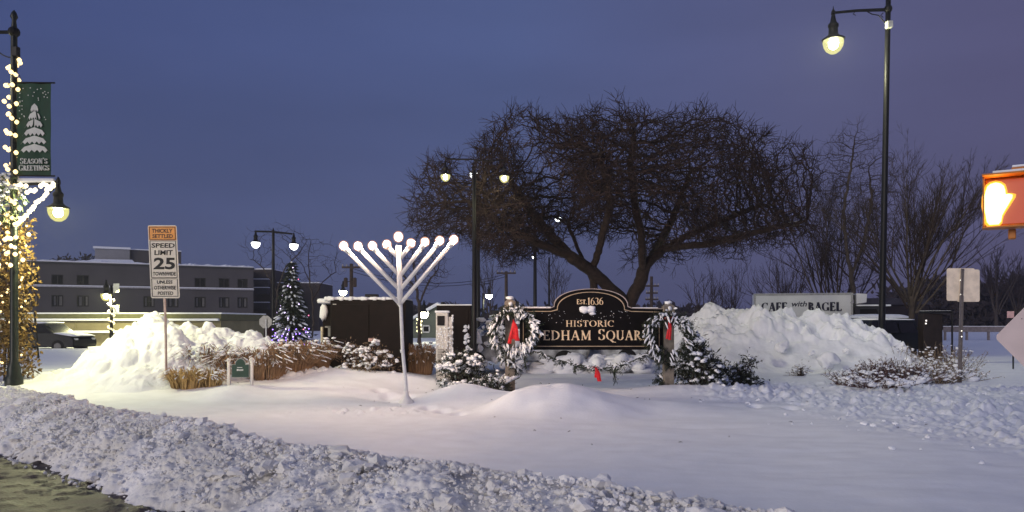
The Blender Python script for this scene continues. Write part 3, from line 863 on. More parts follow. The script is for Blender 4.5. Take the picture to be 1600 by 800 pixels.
# ------------------------------------------------------------------ street lamps
GLOBE_NEAR = emit('lamp_globe_bright', (1.0, 0.96, 0.50), 5200)
GLOBE_TOP = emit('lamp_globe_top', (1.0, 0.97, 0.60), 3200)
GLOBE_FAR = emit('lamp_globe_far', (1.0, 0.97, 0.66), 70)
GLOBE_MID = emit('lamp_globe_mid', (1.0, 0.97, 0.55), 520)
GLOBE_COOL = emit('lamp_globe_cool', (0.93, 0.97, 1.0), 9)
GLOW = {GLOBE_NEAR: halo_shell('globe_halo_near', (1, .93, .30), 1.0, .55), GLOBE_TOP: halo_shell('globe_halo_top', (1, .95, .38), 1.0, .55), GLOBE_MID: halo_shell('globe_halo_mid', (1, .95, .42), 1.0, .55)}  # yellow emission in the globes imitates a halo ring round each bulb
def lamp_head(top, s, m, gm, root, lens=False):
    """lantern head hanging from 'top'; s = globe width"""
    x, y, z = top
    h = MB()
    h.lathe((x, y, z - s * 1.25), [(s * .50, -.02 * s), (s * .52, .03 * s), (s * .36, .12 * s), (s * .22, .25 * s), (s * .20, .55 * s), (s * .24, .60 * s), (s * .24, .72 * s), (s * .15, .82 * s), (s * .10, 1.05 * s), (s * .06, 1.28 * s)], 20)
    head = h.build('lamp_head', m, root, smooth=True)
    g = MB()
    g.lathe((x, y, z - s * 1.25), [(0.001, -.66 * s), (s * .16, -.64 * s), (s * .32, -.52 * s), (s * .43, -.33 * s), (s * .47, -.14 * s), (s * .45, -.03 * s)], 20)
    if gm in GLOW:
        gl_ = g.build('globe', GLOW[gm], head, smooth=True)
        c = MB(); c.blob((x, y, z - s * 1.48), (.20 * s, .20 * s, .22 * s), 3, 0); c.build('bulb', gm, gl_, smooth=True)
    else: g.build('globe', gm, head, smooth=True)
    return head
def scroll(mb, a, dx, dz, r):
    pts = [Vector((a[0] + dx * t, a[1], a[2] + dz * t * t)) for t in [i / 8 for i in range(9)]]
    mb.tube(pts, r, 5)
    cpt = pts[-1]
    mb.tube([cpt + Vector((math.cos(k * .7) - 1, 0, math.sin(k * .7))) * abs(dx) * .13 * (1 - k / 14) for k in range(9)], r * .8, 5)

# tall lamp at the left edge
def left_lamp():
    D = 16.0; b = P(22, 598, D); x = b.x
    root = thing('street_lamp', 'tall black street lamp wrapped in lights at the left edge, with a lit lower head', 'street lamp', (x, D, b.z - .1))
    mb = MB(); zt = zl(28, D)
    mb.lathe((x, D, b.z - .25), [(.155, 0), (.155, .10), (.175, .14), (.175, .36), (.13, .42), (.135, .56), (.10, .66), (.082, .72), (.078, 2.2), (.062, zt - b.z), (.04, zt - b.z + .2), (.075, zt - b.z + .27), (.05, zt - b.z + .36), (.01, zt - b.z + .42)], 18)
    mb.build('pole', DGREEN, root, smooth=True)
    a = MB(); za = zl(50, D)
    a.tube([(x, D, za), (x - 1.5, D, za - .02)], .04, 8); a.blob((x, D, za), .12, 2, 0)
    scroll(a, (x - .06, D, za - .55), -.55, .48, .014)
    a.build('arm', BLACK, root)
    lamp_head((x - 1.5, D, za + .05), .46, BLACK, GLOBE_MID, root)
    # lower arm and head
    hx = pl(91, D); z1 = zl(287, D)
    a = MB(); a.tube([(x, D, zl(290, D)), (hx + .02, D, zl(284, D))], .03, 8); a.lathe((hx, D, z1 - .05), [(.02, 0), (.05, .05), (.045, .12), (.01, .2)], 10)
    a.tube([(x + .05, D, zl(345, D)), (x + .45, D, zl(322, D)), (hx - .05, D, zl(292, D))], .016, 6)
    a.build('arm', BLACK, root)
    lamp_head((hx, D, z1 + .02), .44, BLACK, GLOBE_NEAR, root)
    s = MB(); s.box(((x + hx) / 2, D, zl(282, D)), (hx - x - .15, .10, .10), bev=.04); s.build('snow_cap', SNOW, root, smooth=True)
    r = MB(); r.box((x + .06, D - .04, zl(82, D)), (.14, .12, .22), bev=.02); r.build('socket_box', BLACK, root)
    # banner
    bt = thing('street_banner', "dark green holiday banner with a white fir tree reading Season's Greetings", 'banner', (pl(57, D), D - .05, zl(275, D)))
    y = D - .05
    bm = MB()
    nx, nz = 10, 16; x0, x1, z0, z1_ = pl(29, D), pl(82, D), zl(275, D), zl(130, D)
    V = [(x0 + (x1 - x0) * i / nx, y + .012 * math.sin(i * 1.1) + .006 * math.sin(j * .9), z0 + (z1_ - z0) * j / nz - .02 * (i / nx)) for j in range(nz + 1) for i in range(nx + 1)]
    o_ = len(V); V += [(a_, b_ + .006, c_) for a_, b_, c_ in V]
    Fs = [(j * (nx + 1) + i, j * (nx + 1) + i + 1, (j + 1) * (nx + 1) + i + 1, (j + 1) * (nx + 1) + i) for j in range(nz) for i in range(nx)]
    Fs += [tuple(q + o_ for q in f[::-1]) for f in Fs]
    bm.add(V, Fs); bm.build('banner_cloth', mat('green_banner_cloth', (0.003, 0.042, 0.020), .7, var=.2, scale=3), bt, smooth=True)
    for zz in (zl(130, D), zl(275, D)): rods = MB(); rods.tube([(x, D - .05, zz), (pl(88, D), D - .05, zz - .01)], .018, 6); rods.build('banner_rod', BLACK, bt)
    WH = mat('banner_white_print', (0.62, 0.64, 0.60), .8, var=.06)
    f = MB(); yy = y - .022
    cx = pl(57, D)
    rnd = random.Random(2)
    tiers = [(166, 7), (178, 11), (190, 15), (203, 19), (216, 22), (229, 25)]
    for k, (py, hw) in enumerate(tiers):
        top = py + 1; hw_ = W(hw, D); zt_ = zl(top - 4, D); zb = zl(top + 9, D)
        n = 6; lower = []
        for i in range(n * 2 + 1):
            u = -1 + i / n
            lower.append((cx + u * hw_, zb + (W(4.0, D) if i % 2 else 0) + abs(u) * -W(1, D)))
        upper = [(cx + hw_ * .55, zt_ + W(1.5, D) * 0), (cx + hw_ * .1, zt_ + W(4, D) if k == 0 else zt_), (cx - hw_ * .1, zt_ + W(4, D) if k == 0 else zt_), (cx - hw_ * .55, zt_)]
        upper = [(u_, v_ - k * .0) for u_, v_ in upper]
        # gap crescents between the tiers leave green showing
        for i in range(n * 2):
            a0, a1 = lower[i], lower[i + 1]; t0 = i / (2 * n); t1 = (i + 1) / (2 * n)
            ua = (cx - hw_ * .62 + 1.24 * hw_ * t0, zt_ - abs(t0 - .5) * W(9, D)); ub = (cx - hw_ * .62 + 1.24 * hw_ * t1, zt_ - abs(t1 - .5) * W(9, D))
            if rnd.random() < .12 and k: continue
            f.prism([a0, a1, ub, ua], yy, yy + .003)
    f.prism([(cx - W(3, D), zl(172, D)), (cx + W(3, D), zl(172, D)), (cx, zl(163, D))], yy - .004, yy - .001)
    for i in range(44):
        px, py = rnd.uniform(33, 79), rnd.uniform(136, 205)
        if abs(px - 57) < (py - 155) * .45: continue
        f.quad((pl(px, D), yy, zl(py, D)), (W(.75, D), 0, 0), (0, 0, W(.75, D)))
    f.build('tree_print', WH, bt)
    t = MB()
    serif_text(t, "Season's", pl(35, D), pl(78, D), zl(257, D), W(9, D), yy, .003, .86, 1.25)
    serif_text(t, "Greetings", pl(33, D), pl(80.5, D), zl(267.5, D), W(9, D), yy, .003, .86, 1.25)
    t.build('lettering', WH, bt)
    # string lights wound round the pole
    BULB = emit('warm_string_bulb', (1.0, 0.72, 0.30), 2.3, False); BULBW = emit('white_string_bulb', (1.0, 0.90, 0.60), 1.9, False)
    sm = MB(); sm.lathe((0, 0, 0), [(.004, -.04), (.03, -.025), (.042, .01), (.03, .03), (.012, .045)], 7)
    def strand(path, label, bm_, r, n, jit, seed, group='strings of holiday lights on the left lamp'):
        rn = random.Random(seed)
        st = thing('string_lights', label, 'string lights', path[0], group)
        wr = MB(); wr.tube(path, .008, 4); wr.build('wire', BLACK, st)
        first = None
        for i in range(n):
            t = i / (n - 1) * (len(path) - 1); k = min(int(t), len(path) - 2); p = Vector(path[k]).lerp(Vector(path[k + 1]), t - k)
            p += Vector((rn.gauss(0, jit), rn.gauss(0, jit * .5) - .02, rn.gauss(0, jit)))
            if first is None:
                sm2 = MB(); sm2.v = [(a_ * r + p.x, b_ * r + p.y, c_ * r + p.z) for a_, b_, c_ in sm.v]; sm2.f = list(sm.f)
                o = sm2.build('bulb', bm_, st, smooth=True); o0 = p.copy(); first = o
            else:
                o = first.copy(); C.objects.link(o); o.parent = st
                o.location = p - o0
    sp = []
    for i in range(240):
        t = i / 239; z = zl(92 + 255 * t, D); a_ = t * 2 * PI * 10
        sp.append((x + .11 * math.cos(a_), D + .11 * math.sin(a_), z))
    strand(sp, 'string of warm lights wound round the upper left lamp pole', BULB, 1.15, 62, .03, 3)
    sp = [(x + .20 * math.cos(i * .25), D - .1 + .12 * math.sin(i * .25), zl(340 + 75 * i / 120, D)) for i in range(120)]
    strand(sp, 'string of yellow lights over the dry leaves below the lit lamp head', BULB, 1.1, 22, .08, 4)
    sp = [tuple(P(a_, b_, D - .06)) for a_, b_ in ((26, 352), (34, 345), (44, 334), (52, 325), (60, 317), (68, 307), (76, 297), (84, 289))]
    strand(sp, 'swag of white lights climbing from the left pole to the lower lamp arm', BULBW, 1.15, 16, .015, 5)
    sp = [tuple(P(a_, b_, D - .06)) for a_, b_ in ((28, 290), (36, 288), (44, 299), (54, 300), (62, 292), (70, 290), (78, 294), (84, 293))]
    strand(sp, 'short swag of white lights hanging under the snowy lower lamp arm', BULBW, 1.15, 15, .02, 6)
    # garland bunch
    g = thing('evergreen_swag', 'snow-dusted evergreen swag with lights tied round the left lamp pole below the banner', 'garland', (x, D, zl(345, D)))
    e = MB(); sn = MB()
    for i in range(620):
        a_ = rnd.uniform(0, 2 * PI); hgt = rnd.uniform(275, 350); r_ = .10 + .24 * math.sin((hgt - 268) / 85 * PI) * rnd.random()
        c = (x - .06 + r_ * math.cos(a_), D + r_ * math.sin(a_) - .05, zl(hgt, D))
        e.leaf(c, (rnd.gauss(0, .05), rnd.gauss(0, .05), rnd.uniform(-.16, .02)), .016)
        if rnd.random() < .2 and hgt < 325: sn.blob((c[0], c[1] - .02, c[2] + .02), (.045, .04, .035), 1, .3)
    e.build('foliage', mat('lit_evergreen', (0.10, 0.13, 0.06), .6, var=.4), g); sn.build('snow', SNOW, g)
    # dry-leaved column
    dl = thing('dry_leaf_shrub', 'tall column of dry coppery leaves behind the left lamp pole, sparkling with lights', 'shrub', (pl(18, 16.6), 16.6, .1))
    f = MB(); st = MB()
    for i in range(9): st.tube([(pl(rnd.uniform(8, 32), 16.7), 16.7 + rnd.uniform(-.2, .2), 0), (pl(rnd.uniform(-6, 46), 16.7), 16.7 + rnd.uniform(-.3, .3), rnd.uniform(2.6, 3.7))], [.025, .01], 5)
    for i in range(3600):
        z = rnd.uniform(.35, 3.95); pw = 26 - 5 * (z / 4) + 5 * math.sin(z * 3.1); px = 20 + rnd.uniform(-1, 1) * pw
        f.leaf((pl(px, 16.6), 16.6 + rnd.uniform(-.42, .42), z), (rnd.gauss(0, .06), rnd.gauss(0, .06), rnd.uniform(-.13, .03)), rnd.uniform(.02, .036))
    st.build('stems', BARKG, dl)
    f.build('foliage', mat('copper_dry_leaf', (0.20, 0.125, 0.040), .6, var=.55, scale=5), dl)
    tips = [(pl(20 + rnd.uniform(-1, 1) * 24, 16.2), 16.15 + rnd.uniform(-.1, .1), rnd.uniform(.6, 3.9)) for _ in range(40)]
    tips.sort(key=lambda p: p[2])
    strand(tips, 'string of small warm lights scattered through the coppery leaf column', BULB, .55, 44, .03, 9)
left_lamp()

# tall lamp at right
def right_lamp():
    D = 28.0; xb, xt = pl(1378, D), pl(1388, D)
    root = thing('street_lamp', 'very tall black lamp pole at right with one glowing head on a long arm', 'street lamp', (xb, D, 0))
    ztop = zl(-12, D); m = MB()
    def X(z): return xb + (xt - xb) * (z - zl(500, D)) / (zl(0, D) - zl(500, D))
    m.tube([(X(z), D, z) for z in (-.1, 1.0, 1.01, 2.0, 6, 10, ztop)], [.18, .18, .125, .12, .11, .10, .09], 14)
    m.blob((X(zl(14, D)), D, zl(14, D)), (.15, .15, .17), 2, 0)
    m.build('pole', BLACK, root, smooth=True)
    hx = pl(1302, D); a = MB(); z1 = zl(15, D)
    a.tube([(X(z1), D, z1), (pl(1340, D), D, zl(16.5, D)), (hx, D, zl(20, D))], [.07, .055, .05], 8)
    a.lathe((hx, D, zl(22, D)), [(.04, -.05), (.09, 0), (.07, .1), (.02, .2), (.01, .3)], 10)
    a.tube([(X(z1) - .1, D, zl(36, D)), (pl(1378, D), D, zl(30, D)), (pl(1373, D), D, zl(24, D)), (pl(1362, D), D, zl(22, D)), (pl(1355, D), D, zl(18, D))], .022, 6)
    a.tube([(pl(1380, D), D, zl(20, D)), (pl(1376, D), D, zl(24, D)), (pl(1380, D), D, zl(27, D))], .016, 6)
    a.tube([(pl(1337, D), D, zl(17, D)), (pl(1333, D), D, zl(22, D)), (pl(1337, D), D, zl(24, D))], .016, 6)
    a.build('arm', BLACK, root)
    lamp_head((hx, D, zl(25, D) + .1), .80, BLACK, GLOBE_TOP, root)
    c = MB(); c.box((X(zl(41, D)) - .02, D - .14, zl(41, D)), (.22, .22, .26), bev=.04); c.build('sensor_box', mat('pale_plastic', (.5, .52, .45), .4), root)
right_lamp()

# twin-headed lamp in the left middle distance
D = 48.0
x = pl(427, D)
tw = thing('street_lamp', 'black twin-headed street lamp in front of the snowy spruce', 'street lamp', (x, D, 0))
m = MB(); m.tube([(x, D, -.1), (x, D, 1.2), (x, D, zl(362, D)), (x, D, zl(356, D))], [.17, .12, .09, .02], 10); m.build('pole', BLACK, tw, smooth=True)
a = MB(); a.tube([(pl(398, D), D, zl(361.5, D)), (x, D, zl(362, D)), (pl(457, D), D, zl(365.5, D))], .06, 8); a.build('arm', BLACK, tw)
lamp_head((pl(399.5, D), D, zl(361, D)), .58, BLACK, GLOBE_COOL, tw)
lamp_head((pl(459, D), D, zl(364, D)), .58, BLACK, GLOBE_COOL, tw)

def far_lamp(px, pytop, heads, D, label, gm, s, group='distant street lamps'):
    x = pl(px, D); r = thing('street_lamp', label, 'street lamp', (x, D, 0), group)
    m = MB(); kk = min(1, D / 40 + .05); m.tube([(x, D, -.1), (x, D, 1.0), (x, D, zl(pytop, D))], [.16 * kk, .12 * kk, .08 * kk], 8); m.build('pole', BLACK, r, smooth=True)
    a = MB()
    for hx, hy in heads: a.tube([(x, D, zl(hy, D) + s * 1.75), (pl(hx, D), D, zl(hy, D) + s * 1.75)], .045 * min(1, D / 40), 6)
    a.build('arm', BLACK, r)
    for hx, hy in heads: lamp_head((pl(hx, D), D, zl(hy, D) + s * 1.5), s, BLACK, gm, r)
far_lamp(741, 266, [(696, 277), (788, 279)], 19.4, 'tall distant lamp whose two lit heads glow through the left side of the big tree', GLOBE_MID, .27)
far_lamp(747, 266, [(740, 274)], 36, 'distant lamp directly behind the pole with the two tree-framed heads', GLOBE_COOL, .42)
far_lamp(836, 332, [(872, 342)], 44, 'distant lamp pole seen under the big tree with its head among the branches', GLOBE_COOL, .42)
far_lamp(858, 402, [(884, 399), (835, 402)], 70, 'small far lamp with two tiny heads low between the tree limbs', GLOBE_COOL, .45)
far_lamp(755, 458, [(764, 463)], 62, 'low far lamp with a bright head just left of the left sign post', GLOBE_FAR, .60)
far_lamp(536, 450, [(536, 457)], 60, 'far lamp glowing just above the roof of the large black cabinet', GLOBE_FAR, .62)
far_lamp(1216, 520, [(1210, 523)], 40, 'short lamp hidden behind the right snow mound', GLOBE_COOL, .3) if False else None

def wrapped_lamp(px, base, headpx, heady, D, label, s, banners, gm):
    x = pl(px, D); r = thing('street_lamp', label, 'street lamp', (x, D, 0), 'short street lamps wrapped in lights')
    m = MB(); m.tube([(x, D, -.1), (x, D, .6), (x, D, zl(heady - 16, D))], [.16, .1, .07], 8); m.build('pole', BLACK, r, smooth=True)
    lamp_head((pl(headpx, D), D - .2, zl(heady, D) + s * 1.4), s, BLACK, gm, r)
    b = MB()
    for (x0, x1, y0, y1) in banners: b.box((pl((x0 + x1) / 2, D), D - .05, zl((y0 + y1) / 2, D)), (W(x1 - x0, D), .03, W(y1 - y0, D)), bev=.005)
    if banners: b.build('banner', mat('pale_banner', (.72, .74, .60), .7), r)
    st = thing('string_lights', label.split(',')[0].replace('lamp', 'light string') if False else ('white lights spiralling down the pole beside the green gabled house' if not banners else 'white lights spiralling down the pole in front of the grey building'), 'string lights', (x, D, .2), 'strings of lights on far poles')
    path = []
    n = 26
    for i in range(n * 3):
        t = i / (n * 3 - 1); a_ = t * 2 * PI * 4; path.append((x + .16 * math.cos(a_), D + .16 * math.sin(a_) - .02, zl(heady + 6 + (base - heady - 6) * t, D)))
    wr = MB(); wr.tube(path, .012, 4); wr.build('wire', BLACK, st)
    bm_ = emit('soft_string_bulb', (1.0, .92, .45), 1.6, False)
    first = None
    for i in range(0, n * 3, 2):
        p = Vector(path[i])
        if first is None:
            q = MB(); q.blob(p, (.055, .055, .065), 1, 0); first = q.build('bulb', bm_, st, smooth=True); p0 = p
        else:
            o = first.copy(); C.objects.link(o); o.parent = st; o.location = p - p0
wrapped_lamp(174, 516, 169, 462, 42, 'short lamp with pale banners, wrapped in lights, before the grey apartment building', .62, [(178, 187, 443, 457), (178, 187, 477, 490)], GLOBE_NEAR)
wrapped_lamp(655, 520, 663, 490, 52, 'short lamp wrapped in lights beside the green gabled house', .66, [], GLOBE_FAR)

# ------------------------------------------------------------------ menorah
def menorah():
    D = 14.0; b = P(635, 631, D); zb = float(ground_h(np.array(b.x), np.array(D)))
    root = thing('menorah', 'large white pipe menorah with nine glowing round bulbs standing in the snow', 'menorah', (b.x, D, zb))
    Q = lambda px, py: tuple(P(px, py, D))
    m = MB(); m.tube([(b.x, D, zb - .15), Q(634, 600), Q(629, 545), Q(626.5, 480), Q(625, 475)], [.036, .034, .034, .034, .05], 12)
    m.tube([Q(625, 476), Q(624.5, 440), Q(622.5, 384)], [.054, .052, .050], 12)
    m.tube([Q(628.5, 546), Q(629, 551)], [.043, .043], 12)
    m.build('stem', WHITEP, root, smooth=True)
    f = MB(); f.lathe((b.x, D, zb - .12), [(.16, 0), (.15, .12), (.10, .18), (.055, .24), (.04, .32)], 12); f.build('foot', WHITEP, root, smooth=True)
    jl = [474, 452, 430, 404]; Ls = [(537, 384), (559.5, 384.6), (582, 384), (604.5, 382)]; Rs = [(709, 374.5), (687, 376), (664, 378), (642, 380)]
    HOT = emit('menorah_bulb_glow', (1.0, 0.70, 0.48), 800); MG = halo_shell('menorah_bulb_halo', (1.0, .56, .40), 1.05, .5)  # outer bulb shell is added, its pinkish emission imitates a halo
    for i in range(4):
        for (ex, ey), sgn in ((Ls[i], -1), (Rs[i], 1)):
            a = MB(); jx = 624.8 + sgn * 1
            tx, ty = ex + (jx - ex) * .03, ey + 2 + (jl[i] - ey) * .03; a.tube([Q(jx, jl[i]), Q(tx, ty)], [.039, .037], 10)
            k1, k2 = (.14 if i > 1 else .09), .02; a.tube([Q(ex + (jx - ex) * k1, ey + 2 + (jl[i] - ey - 2) * k1), Q(ex + (jx - ex) * k2, ey + 2 + (jl[i] - ey - 2) * k2)], [.050, .050], 10)
            br = a.build('branch', WHITEP, root, smooth=True)
            s = MB(); s.blob(Q(ex, ey), (.062, .062, .066), 3, 0); s.v += []; s.build('bulb', HOT, br, smooth=True)
            s = MB(); s.blob(Q(ex, ey), (.094, .094, .098), 3, 0); s.build('bulb_halo', MG, br, smooth=True)
    s = MB(); s.blob(Q(622.5, 370), (.066, .066, .075), 3, 0); bl = s.build('bulb', HOT, root, smooth=True)
    s = MB(); s.blob(Q(622.5, 370), (.098, .098, .110), 3, 0); s.build('bulb_halo', MG, bl, smooth=True)
menorah()

# ------------------------------------------------------------------ town sign
GOLD = mat('gold_leaf_lettering', (0.92, 0.68, 0.44), .4, .1, var=.15, scale=20)
SIGNB = mat('black_sign_board', (0.003, 0.002, 0.002), .5, var=.3, scale=8, spec=.15)
def town_sign():
    D = 16.5; base = (pl(915, D), D, 0)
    root = thing('town_sign', 'arched black town sign with gold lettering between two wreathed posts', 'sign', base)
    def outline(inset):
        i = inset
        pts = [(pl(812, D) + i, zl(546.5, D) + i), (pl(1035, D) - i, zl(546.5, D) + i), (pl(1035, D) - i, zl(482, D) - i)]
        # arch: centre 922, spans 864..983, shoulder y 482 with small concave fillets, top y 451
        cx = pl(923, D); hw = W(55, D)
        R0x, R0z = hw, W(28, D)
        zs = zl(481, D) - i
        pts.append((cx + hw + W(9, D) - i * .2, zs)); 
        n = 24
        for k in range(n + 1):
            a_ = k / n * PI; 
            rx = hw + W(3, D) - i; rz = zl(451, D) - i - zs - (0)
            zz = zs + W(2.5, D) + (rz - W(2.5, D)) * math.sin(a_) ** .85
            pts.append((cx + rx * math.cos(a_), zz))
        pts.append((cx - hw - W(9, D) + i * .2, zs)); pts.append((pl(812, D) + i, zs))
        return pts
    m = MB(); m.prism(outline(0), D - .04, D + .04); m.build('sign_board', SIGNB, root)
    # gold inlaid line following the outline
    a, b2 = outline(W(5.0, D)), outline(W(6.1, D)); t = MB()
    for k in range(len(a)):
        j = (k + 1) % len(a)
        t.prism([a[k], a[j], b2[j], b2[k]], D - .046, D - .0395)
    t.build('gold_border', mat('gold_line', (0.55, 0.42, 0.28), .4, .3), root)
    o = outline(0); ii = outline(W(1.0, D)); t = MB()
    for k in range(2, len(o) - 1):
        t.prism([o[k], o[k + 1], ii[k + 1], ii[k]], D - .045, D - .0395)
    t.build('edge_trim', mat('pale_edge', (0.42, 0.36, 0.34), .5), root)
    yy = D - .0405
    def txt(s, x0, x1, z, h, small, bold=1.0):
        q = MB(); serif_text(q, s, pl(x0, D), pl(x1, D), zl(z, D), W(h, D), yy, .010, small, bold); q.build('lettering', GOLD, root)
    txt('Est.', 901, 916.5, 475.3, 7.6, .92, 1.05)
    txt('1636', 917.5, 942, 476.3, 11.0, 0, .85)
    txt('Historic', 884, 959, 510.3, 9.6, 1.0, 1.0)
    txt('Dedham', 830.5, 923, 531.3, 17.4, .86, 1.0)
    txt('Square', 934, 1013, 531.3, 17.4, .86, 1.0)
    s = MB()
    s.blob(tuple(P(913, 484, D - .07)), (.115, .05, .085), 2, .25, seed=1); s.blob(tuple(P(923, 484, D - .06)), (.10, .05, .085), 2, .3, seed=2); s.blob(tuple(P(926, 490, D - .05)), (.08, .04, .035), 2, .3, seed=3)
    s.build('snow_clump', SNOW, root, smooth=True)
    s = MB()
    s.box((pl(838, D), D, zl(480.5, D)), (W(46, D), .09, .035), bev=.015); s.box((pl(1008, D), D, zl(481, D)), (W(40, D), .08, .02), bev=.009)
    rnd = random.Random(9)
    for i in range(60):
        s.blob((pl(rnd.uniform(845, 985), D), D - .045, zl(rnd.uniform(486, 505), D)), rnd.uniform(.004, .010), 1, .2)
    s.build('snow_dusting', SNOW, root)
    POST = mat('weathered_granite_post', (0.22, 0.19, 0.16), .9, var=.25, scale=9, bump=.6, bscale=60)
    for px, top, lab in ((797, 463, 'left'), (1044, 470, 'right')):
        x = pl(px, D - .02); q = MB(); wd = W(15.5, D)
        q.box((x, D - .02, zl(top + 18, D) / 2 - .15), (wd, wd, zl(top + 18, D) + .3), bev=.012)
        post = q.build('post', POST, root)
        c = MB(); z0 = zl(top + 18, D); h = wd / 2 + .012
        c.add([(x - h, D - .02 - h, z0), (x + h, D - .02 - h, z0), (x + h, D - .02 + h, z0), (x - h, D - .02 + h, z0),
               (x - h, D - .02 - h, z0 + .13), (x + h, D - .02 - h, z0 + .13), (x + h, D - .02 + h, z0 + .13), (x - h, D - .02 + h, z0 + .13), (x, D - .02, z0 + .24)],
              [(3, 2, 1, 0), (0, 1, 5, 4), (1, 2, 6, 5), (2, 3, 7, 6), (3, 0, 4, 7), (4, 5, 8), (5, 6, 8), (6, 7, 8), (7, 4, 8)])
        c.build('cap', POST, post)
        s = MB(); s.blob((x, D - .02, z0 + .215), (.09, .09, .045), 2, .2, seed=px)
        s.blob((x + .01, D - .15, z0 + .08), (.045, .03, .05), 2, .3, seed=px + 1)
        s.build('snow_cap', SNOW, post, smooth=True)
    return D
town_sign()

def snow_fingers(mb, p, d, l, r, n=4):
    """elongated snow load along a drooping sprig"""
    p = Vector(p); d = Vector(d).normalized()
    pts = [p + d * l * t + Vector((0, 0, -.25 * l * t * t)) for t in (0, .3, .65, 1)]
    mb.tube(pts, [r * .6, r, r * .85, r * .25], 6)
def sprig(mb, p, d, l, rnd, w_=.006, k=9):
    p = Vector(p); d = Vector(d).normalized()
    mb.tube([p, p + d * l], [.004, .002], 3, False)
    for i in range(k):
        q = p + d * l * (i + .5) / k
        for sg in (-1, 1):
            s = d.orthogonal().normalized(); s.rotate(Matrix.Rotation(rnd.uniform(0, 6.28), 3, d))
            mb.leaf(q, (d * .6 + s) * l * .30, w_)
def bow(mb, c, s, y):
    x, z = c
    for sg in (-1, 1):     # loops
        pts = [(x, y, z), (x + sg * s * .5, y - .03, z + s * .32), (x + sg * s * .85, y - .04, z + s * .05), (x + sg * s * .5, y - .03, z - s * .2), (x, y, z)]
        for a, b in zip(pts, pts[1:]):
            a, b = Vector(a), Vector(b); mb.add([a + Vector((0, -.035, 0)), b + Vector((0, -.035, 0)), b + Vector((0, .035, 0)), a + Vector((0, .035, 0))], [(0, 1, 2, 3)])
    mb.blob((x, y - .02, z), s * .16, 2, .1)
def tails(mb, x, y, z, tl_):
    for (dx0, dx1, l, wd) in tl_:
        n = 8; pts = []
        for i in range(n + 1):
            t = i / n; pts.append((x + dx0 * t + .012 * math.sin(t * 5), y - .02 - .02 * math.sin(t * 4), z - l * t, wd * (.45 + .55 * min(1, t * 2.5))))
        V = []; Fs = []
        for (a, b, c, w2) in pts: V += [(a - w2, b, c), (a, b - .012, c), (a + w2, b, c)]
        for i in range(n): Fs += [(i * 3, i * 3 + 1, i * 3 + 4, i * 3 + 3), (i * 3 + 1, i * 3 + 2, i * 3 + 5, i * 3 + 4)]
        mb.add(V, Fs)
def wreath(cx, cy_, R, D, label, seed, snowy, tl_, bowc):
    rnd = random.Random(seed); c = P(cx, cy_, D); R = W(R, D)
    root = thing('wreath', label, 'wreath', (c.x, D, c.z), 'bowed evergreen wreaths on the sign posts')
    f = MB(); s = MB(); fr = MB()
    fr.tube([(c.x + R * .8 * math.cos(a), D, c.z + R * .8 * math.sin(a)) for a in [i * 2 * PI / 28 for i in range(29)]], .035, 6); fr.build('ring', BARKT, root)
    for i in range(560):
        a = rnd.uniform(0, 2 * PI); rr = R * .76 + rnd.gauss(0, .05); p = Vector((c.x + rr * math.cos(a), D + rnd.gauss(-.03, .05), c.z + rr * math.sin(a)))
        tang = Vector((-math.sin(a), 0, math.cos(a))) * rnd.choice((-.3, .8)); out = Vector((math.cos(a), 0, math.sin(a)))
        d = tang + out * rnd.uniform(-.5, 1.1) + Vector((0, rnd.uniform(-.9, .2), -.35))
        sprig(f, p, d, rnd.uniform(.10, .20), rnd, .008, 6)
        if rnd.random() < snowy(a):
            d2 = out * rnd.uniform(-.2, 1) + tang * .4 + Vector((0, -.5, -.35))
            snow_fingers(s, p + Vector((0, -.05, .02)), d2, rnd.uniform(.07, .17), rnd.uniform(.012, .030))
    f.build('foliage', NEEDLE, root); s.build('snow', SNOW, root, smooth=True)
    b = MB(); bx, bz = pl(bowc[0], D - .12), zl(bowc[1], D - .12)
    bow(b, (bx, bz), .13, D - .14); tails(b, bx, D - .13, bz, tl_); b.build('bow', RED, root)
    return root
wreath(803, 517, 40, 16.22, 'left wreath on the sign post, thickly snowed with a broad red bow', 31, lambda a: .66 if math.cos(a) > -.2 else .34, [(-.075, 0, .50, .040), (.10, 0, .44, .050), (.015, 0, .40, .035)], (802, 501))
wreath(1043, 525, 40, 16.22, 'right wreath on the sign post, with darker greens and a narrow red ribbon', 32, lambda a: .34 if (math.sin(a) > .35 or math.cos(a) < -.65) else .12, [(-.03, 0, .44, .030), (.03, 0, .46, .030)], (1045, 498))

